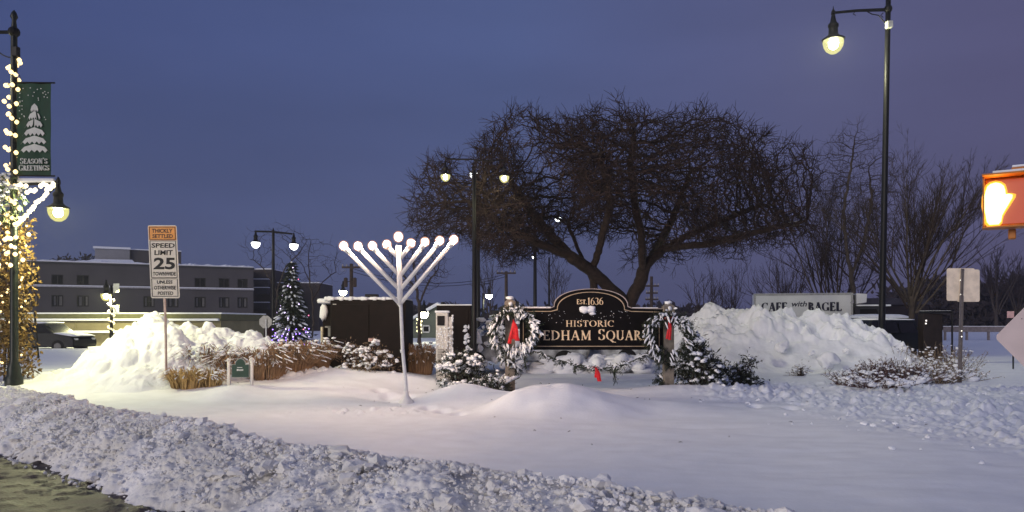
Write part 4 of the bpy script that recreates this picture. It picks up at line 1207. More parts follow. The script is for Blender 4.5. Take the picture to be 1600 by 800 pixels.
def garland():
    D = 16.15; rnd = random.Random(41)
    root = thing('garland', 'thin pine garland draped between the two sign posts with a red bow at its middle', 'garland', tuple(P(925, 575, D)))
    f = MB(); s = MB()
    path = [P(a, b, D) for a, b in ((822, 545), (845, 552), (870, 562), (895, 568), (915, 572), (930, 577), (950, 575), (975, 570), (998, 560), (1018, 549), (1034, 540))]
    f.tube(path, .012, 5)
    for i in range(150):
        t = rnd.uniform(0, len(path) - 1.001); k = int(t); p = path[k].lerp(path[k + 1], t - k)
        heavy = 1.5 if p.x > pl(960, D) else 1.0
        sprig(f, p, (rnd.choice((-1, 1)) * .8, rnd.gauss(0, .4), rnd.uniform(-1.1, .25)), rnd.uniform(.07, .17) * heavy, rnd, .008, 6)
        if rnd.random() < .22: snow_fingers(s, p + Vector((0, -.02, .02)), (rnd.gauss(0, 1), 0, -.1), .09, .014)
    for (a, b, l) in ((962, 572, .42), (900, 570, .15), (1030, 548, .5), (822, 550, .45)):
        f.tube([P(a, b, D), P(a - 3, b + 12, D), P(a + 1, b + l * 60, D)], [.02, .02, .006], 5)
        for q in range(14): sprig(f, P(a - 1, b + q / 14 * l * 60, D), (rnd.gauss(0, .5), rnd.gauss(0, .3), -1), .10, rnd, .007, 5)
    f.build('foliage', NEEDLE, root); s.build('snow', SNOW, root)
    b = MB(); p = P(930, 574, D)
    bow(b, (p.x, p.z), .09, D - .06); tails(b, p.x, D - .06, p.z, [(.10, 0, .30, .045), (.03, 0, .22, .04)]); b.build('bow', RED, root)
    # post trimmings: loose greens round both posts
    for px, ys, seed, lab in ((797, (545, 600), 51, 'snowy evergreen trimming wound round the lower left sign post'), (1043, (545, 600), 52, 'sparse dark evergreen trimming round the lower right sign post')):
        rn = random.Random(seed); x = pl(px, 16.3)
        g = thing('post_garland', lab, 'garland', (x, 16.3, zl(ys[1], 16.3)), 'greens wound round the sign posts')
        f = MB(); s = MB()
        for i in range(110):
            t = rn.random(); a = t * 2 * PI * 1.5 + 1.0; r_ = .15 + .04 * rn.random()
            p = Vector((x + r_ * math.cos(a), 16.48 + r_ * math.sin(a), zl(ys[0] + (ys[1] - ys[0]) * t, 16.3)))
            sprig(f, p, (rn.gauss(0, .8), rn.gauss(-.2, .5), rn.uniform(-1.2, .1)), rn.uniform(.09, .18), rn, .01, 6)
            if rn.random() < (.38 if px < 900 else .12): snow_fingers(s, p + Vector((0, -.03, .02)), (rn.gauss(0, 1), -.3, -.25), .13, .03)
        if px < 900:
            s.tube([P(778, 603, 16.2), P(790, 597, 16.1), P(803, 590, 16.15), P(812, 588, 16.25)], [.03, .05, .045, .02], 7)
            f.tube([P(766, 612, 16.2), P(785, 602, 16.1), P(812, 590, 16.2)], .012, 5)
        f.build('foliage', NEEDLE, g); s.build('snow', SNOW, g, smooth=True)
garland()

# ------------------------------------------------------------------ shrubs
def shrub(name, label, c, r, n, seed, leafm, snow=.5, leaf=.05, group=None, stems=9, cat='shrub', blob=(.05, .10), clusters=26, shape=None):
    rnd = random.Random(seed); zg = float(ground_h(np.array(c[0]), np.array(c[1])))
    root = thing(name, label, cat, (c[0], c[1], zg), group)
    f = MB(); s = MB(); st = MB()
    cl = []
    for i in range(clusters):
        while True:
            v = Vector((rnd.uniform(-1, 1), rnd.uniform(-1, 1), rnd.uniform(0, 1)))
            if .35 < v.length < 1: break
        p = Vector((c[0] + v.x * r[0], c[1] + v.y * r[1], zg + v.z * r[2]))
        if shape: p.z = zg + v.z * r[2] * shape(v.x)
        cl.append(p)
    for p in cl:
        b = Vector((c[0] + (p.x - c[0]) * .25, c[1] + (p.y - c[1]) * .25, zg - .05)); mid = b.lerp(p, .55) + Vector((rnd.gauss(0, .04), rnd.gauss(0, .04), .06))
        st.tube([b, mid, p], [.014, .010, .005], 5, False)
        for _ in range(2):
            e = p + Vector((rnd.gauss(0, .10), rnd.gauss(0, .10), rnd.uniform(-.02, .14))); st.tube([mid.lerp(p, .6), e], [.006, .003], 4, False)
    for i in range(n):
        p = rnd.choice(cl); q = p + Vector((rnd.gauss(0, .085), rnd.gauss(0, .085), rnd.gauss(0, .07)))
        f.leaf(q, (rnd.gauss(0, leaf), rnd.gauss(0, leaf), rnd.gauss(.0, leaf)), leaf * .32)
    for p in cl:
        for _ in range(4):
            if rnd.random() < snow:
                rr = rnd.uniform(*blob); q = p + Vector((rnd.gauss(0, .08), rnd.gauss(-.03, .07), rnd.gauss(.05, .035)))
                s.blob(q, (rr * 1.1, rr, rr * .65), 2 if rr > .05 else 1, .30, rnd.uniform(0, 6))
    st.build('stems', BARKT, root); f.build('foliage', leafm, root)
    if s.v: s.build('snow', SNOW, root, smooth=True)
    return root
DRY = mat('dry_leaf', (0.17, 0.12, 0.075), .7, var=.4, scale=8)
def S_(px, D): return pl(px, D)
G1 = 'snow-loaded shrubs round the sign and cabinets'
shrub('snowy_shrub', 'snow-laden shrub in front of the large black cabinet, at its right', (S_(586, 17.4), 17.4), (.52, .4, .72), 900, 61, DRY, .8, .045, G1, blob=(.03, .06), clusters=34, shape=lambda u: 1 - .5 * max(0, u))
shrub('snowy_shrub', 'small snow-tufted shrub in front of the large black cabinet, at its left', (S_(553, 17.6), 17.6), (.30, .25, .66), 350, 62, DRY, .85, .045, G1, blob=(.03, .055), clusters=14)
shrub('snowy_shrub', 'broad snow-laden evergreen shrub left of the left sign post', (S_(724, 16.6), 16.6), (.62, .45, .98), 2200, 63, LEAFG, .75, .05, G1, blob=(.035, .075), clusters=56, shape=lambda u: 1 - .25 * u)
shrub('snowy_shrub', 'low dark snowy shrub at the foot of the left sign post', (S_(765, 16.0), 16.0), (.42, .3, .45), 900, 64, LEAFG, .45, .05, G1, blob=(.03, .055), clusters=24)
shrub('holly_shrub', 'dark leafy evergreen shrub with snow clumps hugging the right sign post', (S_(1094, 16.4), 16.4), (.50, .42, 1.08), 3400, 65, LEAFG, .62, .055, 'dark holly-like shrubs by the right post', blob=(.03, .07), clusters=70, shape=lambda u: 1 - .42 * u)
shrub('holly_shrub', 'lower dark shrub between the post shrub and the small upright one', (S_(1118, 17.2), 17.2), (.42, .35, .62), 1500, 66, LEAFG, .6, .05, 'dark holly-like shrubs by the right post', blob=(.03, .06), clusters=30)
shrub('holly_shrub', 'small upright dark shrub farthest right of the sign, before the snow mound', (S_(1160, 17.8), 17.8), (.40, .3, .92), 1500, 67, LEAFG, .38, .05, 'dark holly-like shrubs by the right post', blob=(.03, .05), clusters=30, shape=lambda u: .65 + .35 * u)
shrub('snowy_shrub', 'tiny snow-capped shrub tuft below the right snow mound', (S_(1252, 20.5), 20.5), (.34, .25, .26), 260, 68, DRY, .7, .03, G1, blob=(.02, .05), clusters=16)
TW = mat('reddish_twig', (0.085, 0.042, 0.038), .8, var=.4, scale=5)
def twiggy(label, px, D, r, n, seed, snow, m=TW, group='twiggy snow-dusted shrubs at right'):
    rnd = random.Random(seed); x = pl(px, D); zg = float(ground_h(np.array(x), np.array(D)))
    root = thing('twiggy_shrub', label, 'shrub', (x, D, zg), group); st = MB(); s = MB(); f = MB()
    for i in range(n):
        bx = x + rnd.uniform(-1, 1) * r[0] * .8; by = D + rnd.uniform(-1, 1) * r[1]
        h = r[2] * rnd.uniform(.45, 1.05) * (1 - .35 * abs(bx - x) / r[0]); d = Vector((rnd.gauss(0, .22) + (bx - x) * .3, rnd.gauss(0, .2), h))
        p0 = Vector((bx, by, zg - .05)); st.tube([p0, p0 + d * .5 + Vector((rnd.gauss(0, .02), 0, 0)), p0 + d], [.009, .007, .005], 4, False)
        for _ in range(2):
            a = p0 + d * rnd.uniform(.4, .9); st.tube([a, a + Vector((rnd.gauss(0, .09), rnd.gauss(0, .06), rnd.uniform(.02, .12)))], [.005, .003], 3, False)
        for _ in range(3): f.leaf(p0 + d * rnd.uniform(.5, 1.05), (rnd.gauss(0, .03), rnd.gauss(0, .03), rnd.gauss(-.02, .03)), .012)
        if rnd.random() < snow:
            rr = rnd.uniform(.018, .05); s.blob(p0 + d * rnd.uniform(.6, 1.0) + Vector((0, -.01, rr * .4)), (rr * 1.3, rr, rr * .6), 1, .3, rnd.uniform(0, 6))
            if rnd.random() < .5: a = p0 + d * rnd.uniform(.3, .7); s.tube([a, a + Vector((rnd.gauss(0, .07), -.01, .05))], [.012, .016], 5)
        if rnd.random() < snow * .16:
            rr = rnd.uniform(.06, .14); s.blob((bx, by - .1, zg + rr * .3 + rnd.uniform(0, r[2] * .35)), (rr * 1.4, rr, rr * .6), 2, .35, rnd.uniform(0, 6))
    st.build('stems', m, root); f.build('dry_leaves', DRY, root); s.build('snow', SNOW, root, smooth=True)
twiggy('wide row of reddish upright twigs at the foot of the right snow mound', 1388, 18.6, (.78, .40, .72), 270, 71, .55)
twiggy('small snow-bent reddish twig clump left of the row of upright twigs', 1330, 17.6, (.32, .25, .40), 60, 72, .95)
twiggy('low pinkish twig clump nearest the viewer, below the row of upright twigs', 1378, 16.4, (.62, .22, .26), 70, 73, .9)
twiggy('snow-arched brown shrub left of the square sign post', 1452, 19.0, (.72, .5, .58), 210, 74, 1.0, DRY)
twiggy('snowy brown shrub right behind the square sign post', 1496, 20.0, (.34, .35, .50), 90, 75, .9, DRY)
twiggy('taller dark twiggy shrub beside the dark kiosk', 1480, 23.0, (.7, .5, 1.0), 110, 76, .6, DRY)
twiggy('snow-covered shrub between the lit tree trunk and the dark car', 1408, 24.0, (.6, .5, .85), 120, 77, 1.0, DRY)

STRAW = mat('straw_grass', (0.42, 0.28, 0.11), .7, var=.3, scale=4); BRN = mat('brown_dry_grass', (0.25, 0.155, 0.085), .8, var=.45, scale=3)
def grass_clump(label, px, D, r, n, seed, m, snow, group='dry ornamental grasses before the snow pile', lean=.3):
    rnd = random.Random(seed); x = pl(px, D); zg = float(ground_h(np.array(x), np.array(D))) - .03
    root = thing('ornamental_grass', label, 'grass clump', (x, D, zg), group); g = MB(); s = MB()
    for i in range(n):
        a = rnd.uniform(0, 2 * PI); q = rnd.random() ** .5; bx = x + q * r[0] * .75 * math.cos(a); by = D + q * r[1] * .8 * math.sin(a)
        h = r[2] * rnd.uniform(.55, 1.05) * (1 - .35 * q * q); l = lean * h * rnd.uniform(.4, 1.6); dx, dy = math.cos(a) * l + rnd.gauss(0, .07), math.sin(a) * l
        w_ = rnd.uniform(.006, .013); p = [Vector((bx, by, zg)), Vector((bx + dx * .3, by + dy * .3, zg + h * .6)), Vector((bx + dx * .75, by + dy * .75, zg + h * .95)), Vector((bx + dx * 1.5, by + dy * 1.5, zg + h * rnd.uniform(.6, .95)))]
        sd = Vector((w_, 0, 0)) if rnd.random() < .6 else Vector((w_ * .5, w_ * .8, 0))
        V = []
        for k, t in enumerate((1, 1, .8, .25)): V += [p[k] - sd * t, p[k] + sd * t]
        g.add(V, [(0, 1, 3, 2), (2, 3, 5, 4), (4, 5, 7, 6)])
        if rnd.random() < snow * .45:
            c = p[2] + Vector((rnd.gauss(0, .04), rnd.gauss(-.03, .04), .0)); s.tube([c, c + Vector((dx * .5 + rnd.gauss(0, .05), dy * .5, -.03 - .05 * rnd.random()))], [.008, .013], 5)
        if rnd.random() < snow * .34 and q < .8:
            rr = rnd.uniform(.02, .07); s.blob(p[2] + Vector((0, 0, .02)), (rr * 1.3, rr, rr * .6), 1, .3, rnd.uniform(0, 6))
    g.build('blades', m, root)
    if s.v: s.build('snow', SNOW, root, smooth=True)
grass_clump('bright straw-coloured grass clump nearest the lit snow pile', 292, 15.6, (.42, .3, .50), 420, 81, STRAW, .10, lean=.45)
grass_clump('small straw grass tuft left of the green plaque', 330, 15.7, (.28, .25, .44), 240, 82, STRAW, .2)
grass_clump('snow-matted grass clump behind the green plaque', 368, 16.6, (.62, .45, .74), 520, 83, BRN, .55, lean=.5)
grass_clump('brown grass clump just right of the green plaque', 412, 16.6, (.58, .45, .80), 620, 84, BRN, .40, lean=.5)
grass_clump('dark brown grass clump between the plaque clump and the black cabinet', 452, 17.2, (.62, .45, .80), 620, 85, BRN, .28, lean=.5)
grass_clump('brown grass clump touching the left side of the large black cabinet', 488, 18.0, (.50, .45, .82), 520, 86, BRN, .28, lean=.5)
grass_clump('snowy grass clump half buried in the lit pile, left of the plaque clump', 318, 16.8, (.6, .4, .85), 420, 87, BRN, .8, lean=.5)
grass_clump('brown clipped grass clump between the menorah and the ticket kiosk', 654, 20.5, (.48, .4, .92), 620, 88, BRN, .25, lean=.25)
# ------------------------------------------------------------------ speed limit sign
def speed_sign():
    D = 15.7; tilt = .03
    x = pl(257, D)
    root = thing('speed_limit_sign', 'speed limit 25 sign with orange top plaque, standing in the lit snow pile', 'traffic sign', (x, D, .4))
    m = MB(); m.tube([(pl(259, D), D + .03, .2), (pl(257.5, D), D + .03, zl(500, D)), (pl(252, D), D + .03, zl(358, D))], .028, 6); m.build('post', mat('pinkish_steel_post', (.42, .33, .29), .5, .3), root)
    CR = mat('cream_sign_face', (.60, .56, .47), .35, var=.05, scale=5); OR = mat('orange_sign_face', (.68, .26, .02), .4, var=.08, scale=5)
    BK = mat('black_sign_ink', (.008, .008, .008), .6)
    x0, x1 = 231, 276.0
    sk = lambda py: (py - 354) * .045        # plate leans a little
    def plate(ya, yb, m_, nm, xa=x0, xb=x1, r=3.0):
        pts = []
        for (cx, cy_, a0) in ((xa + r, ya + r, 90), (xa + r, yb - r, 180), (xb - r, yb - r, 270), (xb - r, ya + r, 0)):
            for k in range(5):
                a = math.radians(a0 + k * 22.5) ; px = cx + r * math.cos(a); py = cy_ - r * math.sin(a); pts.append((pl(px + sk(py), D), zl(py, D)))
        q = MB(); q.prism(pts, D - .003, D + .003); return q.build(nm, m_, root)
    plate(352, 466, CR, 'plate')
    def strip(nm, boxes, m_, off, par=root):
        q = MB()
        for (xa, xb, ya, yb) in boxes:
            q.prism([(pl(xa + sk(yb), D), zl(yb, D)), (pl(xb + sk(yb), D), zl(yb, D)), (pl(xb + sk(ya), D), zl(ya, D)), (pl(xa + sk(ya), D), zl(ya, D))], D - .003 - off, D - .003 - off + .0018)
        return q.build(nm, m_, par)
    strip('orange_plaque', [(x0 + 1, x1 - 1, 353.5, 375.3)], OR, .003)
    fr = lambda xa, xb, ya, yb, w_: [(xa, xb, ya, ya + w_), (xa, xb, yb - w_, yb), (xa, xa + w_, ya + w_, yb - w_), (xb - w_, xb, ya + w_, yb - w_)]
    strip('plaque_border', fr(x0 + 2, x1 - 2, 354.5, 374.5, .9), BK, .006)
    strip('border', fr(x0 + 2, x1 - 2, 376, 434, .9) + fr(x0 + 2, x1 - 2, 435.2, 463.5, .9), BK, .006)
    def t(body, cx0, cx1, ya, yb, off):
        sans('lettering', body, (pl(cx0 + sk(yb), D), pl(cx1 + sk(yb), D), zl(yb, D), zl(ya, D)), D - .0075, BK, root, off, .001, shear=.04)
    t('THICKLY', 237, 269, 357.5, 363.8, .02); t('SETTLED', 237.5, 269.5, 366, 372, .02)
    t('SPEED', 235.5, 271.5, 380, 387.2, .02); t('LIMIT', 239.5, 268, 391, 398.5, .02)
    t('25', 237, 270.5, 402.5, 421, .03); t('TOWNWIDE', 235.5, 271.5, 424.8, 430.8, .02)
    t('UNLESS', 241.5, 265.5, 438, 443.5, .02); t('OTHERWISE', 236.5, 270.5, 446.5, 452.5, .02); t('POSTED', 242, 266, 455.5, 461, .02)
speed_sign()

# small green plaque with white posts
def plaque():
    D = 15.35; root = thing('green_plaque', 'small arched green plaque between two white posts in the snow', 'sign', (pl(376, D), D, .25))
    WP = mat('white_painted_wood', (.74, .72, .66), .5, var=.05); p = MB()
    for px, top in ((357.5, 563), (393.5, 562)): 
        p = MB(); p.tube([(pl(px, D), D, .15), (pl(px, D), D, zl(top, D))], .032, 10); p.blob((pl(px, D), D, zl(top, D) + .01), (.045, .045, .04), 2, 0); p.build('post', WP, root, smooth=True)
    def o(i):
        pts = [(362 + i, 590 - i), (390 - i, 590 - i), (390 - i, 569 + i)]
        for k in range(13):
            a = k / 12 * PI; pts.append((376 + (8.5 - i) * math.cos(a), 569 + i - (9.5 - i * .3) * math.sin(a)))
        return [(pl(a, D), zl(b, D)) for a, b in pts + [(362 + i, 569 + i)]]
    m = MB(); m.prism(o(0), D - .012, D + .012); m.build('edge', mat('plaque_grey_edge', (.30, .30, .27), .5), root)
    m = MB(); m.prism(o(1.0), D - .018, D - .0125); m.build('board', mat('plaque_green', (.012, .045, .028), .5), root)
    WT = mat('white_print', (.6, .62, .58), .6)
    m = MB()
    for (a, b, c, d) in ((371, 379, 573.6, 574.6), (370.5, 373.5, 576.6, 579.4), (374.2, 375.6, 577, 579.4), (376.2, 378.2, 576.8, 579.4), (379, 380.4, 576.4, 579.4)): m.prism([(pl(a, D), zl(d, D)), (pl(b, D), zl(d, D)), (pl(b, D), zl(c, D)), (pl(a, D), zl(c, D))], D - .0195, D - .0182)
    m.build('lettering', WT, root)
plaque()

# ------------------------------------------------------------------ cabinets, kiosk
BROWNM = mat('dark_brown_metal_cabinet', (0.0075, 0.0042, 0.0036), .6, var=.25, scale=5, bump=.05, spec=.15)
def cabinets():
    D = 19.6
    x0, x1, z1 = pl(516, D), pl(633, D), zl(468, D)
    root = thing('utility_cabinet', 'large dark brown metal cabinet with snow on its roof, left of the menorah', 'cabinet', ((x0 + x1) / 2, D, .2))
    m = MB(); m.box(((x0 + x1) / 2, D + .8, z1 / 2), (x1 - x0, 1.6, z1), bev=.02); m.build('body', BROWNM, root)
    m = MB(); xm = pl(577, D)
    for a, b in ((x0 + .04, xm - .008), (xm + .008, x1 - .04)): 
        q = MB(); q.box(((a + b) / 2, D - .012, z1 / 2 + .12), (b - a, .03, z1 - .5), bev=.008); q.build('door', BROWNM, root)
    q = MB(); q.box((xm - .11, D - .045, zl(550, D)), (.03, .03, .26), bev=.01); q.build('handle', mat('bright_metal', (.7, .68, .62), .3, .5), root)
    q = MB(); q.box((pl(581, D), D - .032, zl(531, D)), (.17, .008, .09)); q.build('notice', mat('pinkish_notice', (.62, .50, .46), .6), root)
    q = MB(); q.box((pl(581, D), D - .0375, zl(531.5, D)), (.12, .002, .022)); q.box((pl(580, D), D - .0375, zl(529, D)), (.10, .002, .012)); q.build('notice_print', mat('red_print', (.35, .05, .04), .6), root)
    q = MB(); q.box((pl(523, D), D - .02, zl(475.5, D)), (.09, .02, .025), bev=.005); q.build('label_plate', mat('bright_metal', 0), root)
    s = MB(); n = 26
    for i in range(n):
        t = (i + .5) / n; s.box((x0 - .15 + (x1 - x0 + .1) * t, D + .82 + .02 * math.sin(i * 2.3), z1 + .025), ((x1 - x0) / n * 1.5, 1.66 + .03 * math.sin(i * 1.1), .07 + .035 * (1 - t) + .02 * math.sin(i * 1.7)), bev=.03)
    s.build('snow_cap', SNOW, root, smooth=True)
    # side compartment
    x2 = pl(498, D); q = MB(); q.box(((x2 + x0) / 2, D + 1.0, zl(475, D) / 2), (x0 - x2, 1.2, zl(475, D)), bev=.02); q.build('side_box', BROWNM, root)
    q = MB(); q.box((pl(505, D), D + .9, zl(470, D)), (W(24, D), 1.6, .13), bev=.06); q.blob((pl(500, D), D + .38, zl(487, D)), (.10, .07, .26), 2, .35, seed=5); q.build('side_snow', SNOW, root, smooth=True)
    q = MB(); q.tube([(pl(498.5, D), D + .30, zl(511, D)), (pl(498.5, D), D + .30, zl(540, D))], .035, 8); q.build('pipe', mat('pale_pipe', (.62, .56, .40), .5), root)
    q = MB(); q.box((pl(509.5, D), D + .37, zl(518, D)), (.075, .05, .28), bev=.01); q.box((pl(507, D), D + .37, zl(511, D)), (.16, .05, .05), bev=.01); q.build('meter', mat('grey_box', (.25, .24, .23), .5), root)
    q = MB(); q.box((pl(570, D), D + 1.0, z1 + .13), (.34, .3, .09), bev=.02); q.build('roof_vent', BLACK, root)
    # small cabinet
    D = 20.6; x0, x1, z1 = pl(682, D), pl(736, D), zl(477, D)
    root = thing('utility_cabinet', 'narrower dark brown cabinet behind the snow-crusted kiosk', 'cabinet', ((x0 + x1) / 2, D, .1))
    m = MB(); m.box(((x0 + x1) / 2, D + .4, z1 / 2), (x1 - x0, .8, z1), bev=.02); m.build('body', BROWNM, root)
    q = MB(); q.box(((x0 + x1) / 2 + .08, D - .012, z1 / 2), (x1 - x0 - .3, .03, z1 - .25), bev=.008); q.build('door', BROWNM, root)
    s = MB(); rnd = random.Random(3); s.box(((x0 + x1) / 2, D + .4, z1 + .01), (x1 - x0 + .04, .84, .035), bev=.015)
    for i in range(16): s.blob((x1 - .1 + rnd.gauss(0, .03), D - .03, zl(rnd.uniform(508, 548), D)), (rnd.uniform(.03, .08), .02, rnd.uniform(.03, .07)), 1, .3)
    s.build('snow_cap', SNOW, root, smooth=True)
    q = MB(); q.tube([(pl(690, D), D + .4, z1), (pl(690, D), D + .4, z1 + .1)], .06, 8); q.build('vent', BLACK, root)
    # ticket kiosk
    D = 18.9; x0, x1 = pl(681, D), pl(700, D); zb, z1 = 0.0, zl(489, D)
    root = thing('parking_kiosk', 'snow-crusted pale parking kiosk with a dark screen beside the narrow cabinet', 'kiosk', ((x0 + x1) / 2, D, 0))
    KG = mat('kiosk_crusted_white', (.62, .60, .57), .7, var=.15, scale=12, bump=.6)
    m = MB(); m.box(((x0 + x1) / 2, D + .13, z1 / 2), (x1 - x0, .26, z1), bev=.02); m.box((x1 + .05, D + .16, z1 / 2 - .05), (.12, .22, z1 - .1), bev=.03); m.build('body', KG, root)
    q = MB(); q.box((pl(689.0, D), D - .012, zl(501, D)), (W(11.5, D), .03, W(15, D)), bev=.005); q.build('screen', GLASS, root)
    q = MB()
    for i in range(8): q.box((pl(689, D), D - .012, zl(546 + i * 2.6, D)), (W(10, D), .022, .016))
    q.build('louvre', mat('kiosk_louvre', (.25, .24, .23), .6), root)
    s = MB(); s.box(((x0 + x1) / 2, D + .13, z1 + .03), (x1 - x0 + .06, .32, .06), bev=.028)
    for i in range(60): s.blob((rnd.uniform(x0, x1 + .1), D - .012, zl(rnd.uniform(512, 545), D)), (rnd.uniform(.01, .035), .008, rnd.uniform(.01, .035)), 1, .3)
    for i in range(26): s.blob((x1 + .11, D + .05, zl(rnd.uniform(492, 570), D)), (.03, .04, rnd.uniform(.02, .05)), 1, .3)
    s.build('snow', SNOW, root, smooth=True)
mat('bright_metal', (.7, .68, .62), .3, .5)
cabinets()

# ------------------------------------------------------------------ vehicles
def vehicle(name, label, cat, x, y, rz, Lg, Wd, H, kind, paint, snow=.12, scale=1.0, plow=True, red=False):
    """side-profile lofted vehicle; +x forward in local coordinates"""
    root = thing(name, label, cat, (x, y, 0)); loc = []
    wr = .34
    if kind == 'suv': prof = [(-.5, .35), (-.5, .75), (-.485, .95), (-.45, 1.0), (-.40, 1.0), (.06, 1.0), (.12, .985), (.25, .66), (.46, .58), (.495, .50), (.5, .30), (.49, .22), (-.48, .22)]
    else: prof = [(-.5, .35), (-.49, .60), (-.40, .66), (-.24, .97), (-.16, 1.0), (.06, 1.0), (.12, .96), (.25, .66), (.46, .56), (.495, .45), (.5, .30), (.49, .20), (-.48, .20)]
    prof = [(a * Lg, b * H) for a, b in prof]
    belt = .62 * H
    m = MB(); n = len(prof)
    secs = [(-1, .0), (-.93, .0), (0, 0), (.93, .0), (1, .0)]
    V = []
    for sy, _ in secs:
        for (a, b) in prof:
            tuck = 1 - .22 * max(0, (b - belt) / (H - belt)); yy = sy * Wd / 2 * tuck
            k = .985 if abs(sy) == 1 else 1.0
            V.append((a * k, yy, b if abs(sy) < 1 else b * .985 + .01))
    Fs = []
    for s_ in range(len(secs) - 1):
        for i in range(n):
            j = (i + 1) % n; Fs.append((s_ * n + i, s_ * n + j, (s_ + 1) * n + j, (s_ + 1) * n + i))
    Fs.append(tuple(range(n - 1, -1, -1))); Fs.append(tuple((len(secs) - 1) * n + i for i in range(n)))
    m.add(V, Fs)
    def put(mb, nm, mt, par=root, sm=False):
        c, s = math.cos(rz), math.sin(rz)
        mb.v = [(x + a * c - b * s, y + a * s + b * c, z) for a, b, z in mb.v]
        return mb.build(nm, mt, par, smooth=sm)
    body = put(m, 'body', paint)
    # side glass
    g = MB(); top = .93 * H; lo = .66 * H
    def gl(x0, x1, x2, x3):
        for sg in (-1, 1):
            yl = sg * (Wd / 2 * (1 - .22 * (lo - belt) / (H - belt)) + .006); yt = sg * (Wd / 2 * (1 - .22 * (top - belt) / (H - belt)) + .006)
            g = MB(); g.add([(x0, yl, lo), (x1, yl, lo), (x2, yt, top), (x3, yt, top)], [(0, 1, 2, 3)]); put(g, 'side_window', GLASS)
    if kind == 'suv': gl(-.45 * Lg, -.22 * Lg, -.22 * Lg, -.43 * Lg); gl(-.20 * Lg, .0, .0, -.20 * Lg); gl(.02 * Lg, .225 * Lg, .12 * Lg, .02 * Lg)
    else: gl(-.33 * Lg, -.10 * Lg, -.10 * Lg, -.22 * Lg); gl(-.08 * Lg, .225 * Lg, .11 * Lg, -.08 * Lg)
    g = MB(); ww = Wd * .40; e = .012
    g.add([(.235 * Lg + e, -ww, .69 * H), (.235 * Lg + e, ww, .69 * H), (.135 * Lg + e, ww * .88, .95 * H), (.135 * Lg + e, -ww * .88, .95 * H)], [(0, 1, 2, 3)]); put(g, 'windscreen', GLASS)
    g = MB()
    if kind == 'suv': g.add([(-.5 * Lg, -ww, .68 * H), (-.5 * Lg, ww, .68 * H), (-.488 * Lg, ww * .9, .92 * H), (-.488 * Lg, -ww * .9, .92 * H)], [(3, 2, 1, 0)]); g.v = [(a - .012, b, c) for a, b, c in g.v]
    else: g.add([(-.385 * Lg, -ww, .70 * H), (-.385 * Lg, ww, .70 * H), (-.26 * Lg, ww * .88, .94 * H), (-.26 * Lg, -ww * .88, .94 * H)], [(3, 2, 1, 0)]); g.v = [(a - .015, b, c + .01) for a, b, c in g.v]
    put(g, 'rear_window', GLASS)
    for sx in (-.31, .31):
        for sy in (-1, 1):
            q = MB(); ax = Vector((sx * Lg, sy * (Wd / 2 - .10), wr))
            q.tube([ax + Vector((0, -.11 * 1, 0)), ax + Vector((0, .11, 0))], wr, 18); wh = put(q, 'wheel', mat('tyre_rubber', (.012, .012, .012), .9))
            q = MB(); q.tube([ax + Vector((0, sy * .10, 0)), ax + Vector((0, sy * .125, 0))], wr * .58, 12); put(q, 'rim', mat('dull_wheel_rim', (.10, .10, .10), .5, .3), wh)
    for sy in (-1, 1):
        q = MB(); q.box((.485 * Lg, sy * Wd * .36, .46 * H), (.10, .28, .12), bev=.03); put(q, 'headlight', mat('headlight_glass', (.5, .5, .5), .1))
        q = MB(); q.box((-.492 * Lg, sy * Wd * .40, .52 * H), (.06, .16, .22), bev=.02); put(q, 'tail_light', mat('tail_light_red', (.35, .01, .01), .2))
    s = MB()
    def slab(x0, x1, z0, z1, wdt, th, k):
        nx, ny = 10, 6; V = []; Fs = []
        for i in range(nx + 1):
            for j in range(ny + 1):
                u, v = i / nx, j / ny; ed = min(1, 5 * min(u, 1 - u, v, 1 - v) + .25)
                V.append((x0 + (x1 - x0) * u, (v - .5) * wdt, z0 + (z1 - z0) * u + th * ed + .03 * mnoise.noise(Vector((u * 4 + k, v * 3, x))) ))
        o = len(V); V += [(a, b, z0 + (z1 - z0) * ((i // (ny + 1)) / nx) - .02) for i, (a, b, c) in enumerate(V)]
        for i in range(nx):
            for j in range(ny): q = i * (ny + 1) + j; Fs.append((q, q + ny + 1, q + ny + 2, q + 1))
        edge = [i * (ny + 1) for i in range(nx + 1)] + [nx * (ny + 1) + j for j in range(1, ny + 1)] + [i * (ny + 1) + ny for i in range(nx - 1, -1, -1)] + [j for j in range(ny - 1, 0, -1)]
        for a, b in zip(edge, edge[1:] + edge[:1]): Fs.append((a, b, b + o, a + o)[::-1])
        s.add(V, Fs)
    if snow > 0:
        xr = -.46 if kind == 'suv' else -.2
        slab(xr * Lg, .12 * Lg, H, H, Wd * .80, snow, 1); slab(.245 * Lg, .485 * Lg, .665 * H, .57 * H, Wd * .92, snow, 2)
        if kind != 'suv': slab(-.49 * Lg, -.39 * Lg, .62 * H, .67 * H, Wd * .9, snow, 3)
        put(s, 'snow_cap', SNOW, root, True)
    return root, put
CARB = mat('dark_car_paint', (.006, .008, .011), .45, var=.2, spec=.2); CARW = mat('snow_plastered_paint', (.55, .58, .58), .6, var=.35, scale=2.2, stain=(.10, .10, .10))
r, put = vehicle('parked_car', 'dark parked car with a thin snow roof at the far left, half hidden by snow', 'car', pl(60, 38), 38.5, math.radians(-6), 4.6, 1.8, 1.45 + .10, 'sedan', CARB, .06)
r.location.z = zl(503, 38) - 1.6
r, put = vehicle('parked_suv', 'snow-plastered white SUV parked behind the left sign post', 'SUV', pl(800, 22.6), 23.0, math.radians(196), 4.5, 1.85, 1.72, 'suv', CARW, .10)
s = MB(); rnd = random.Random(77)
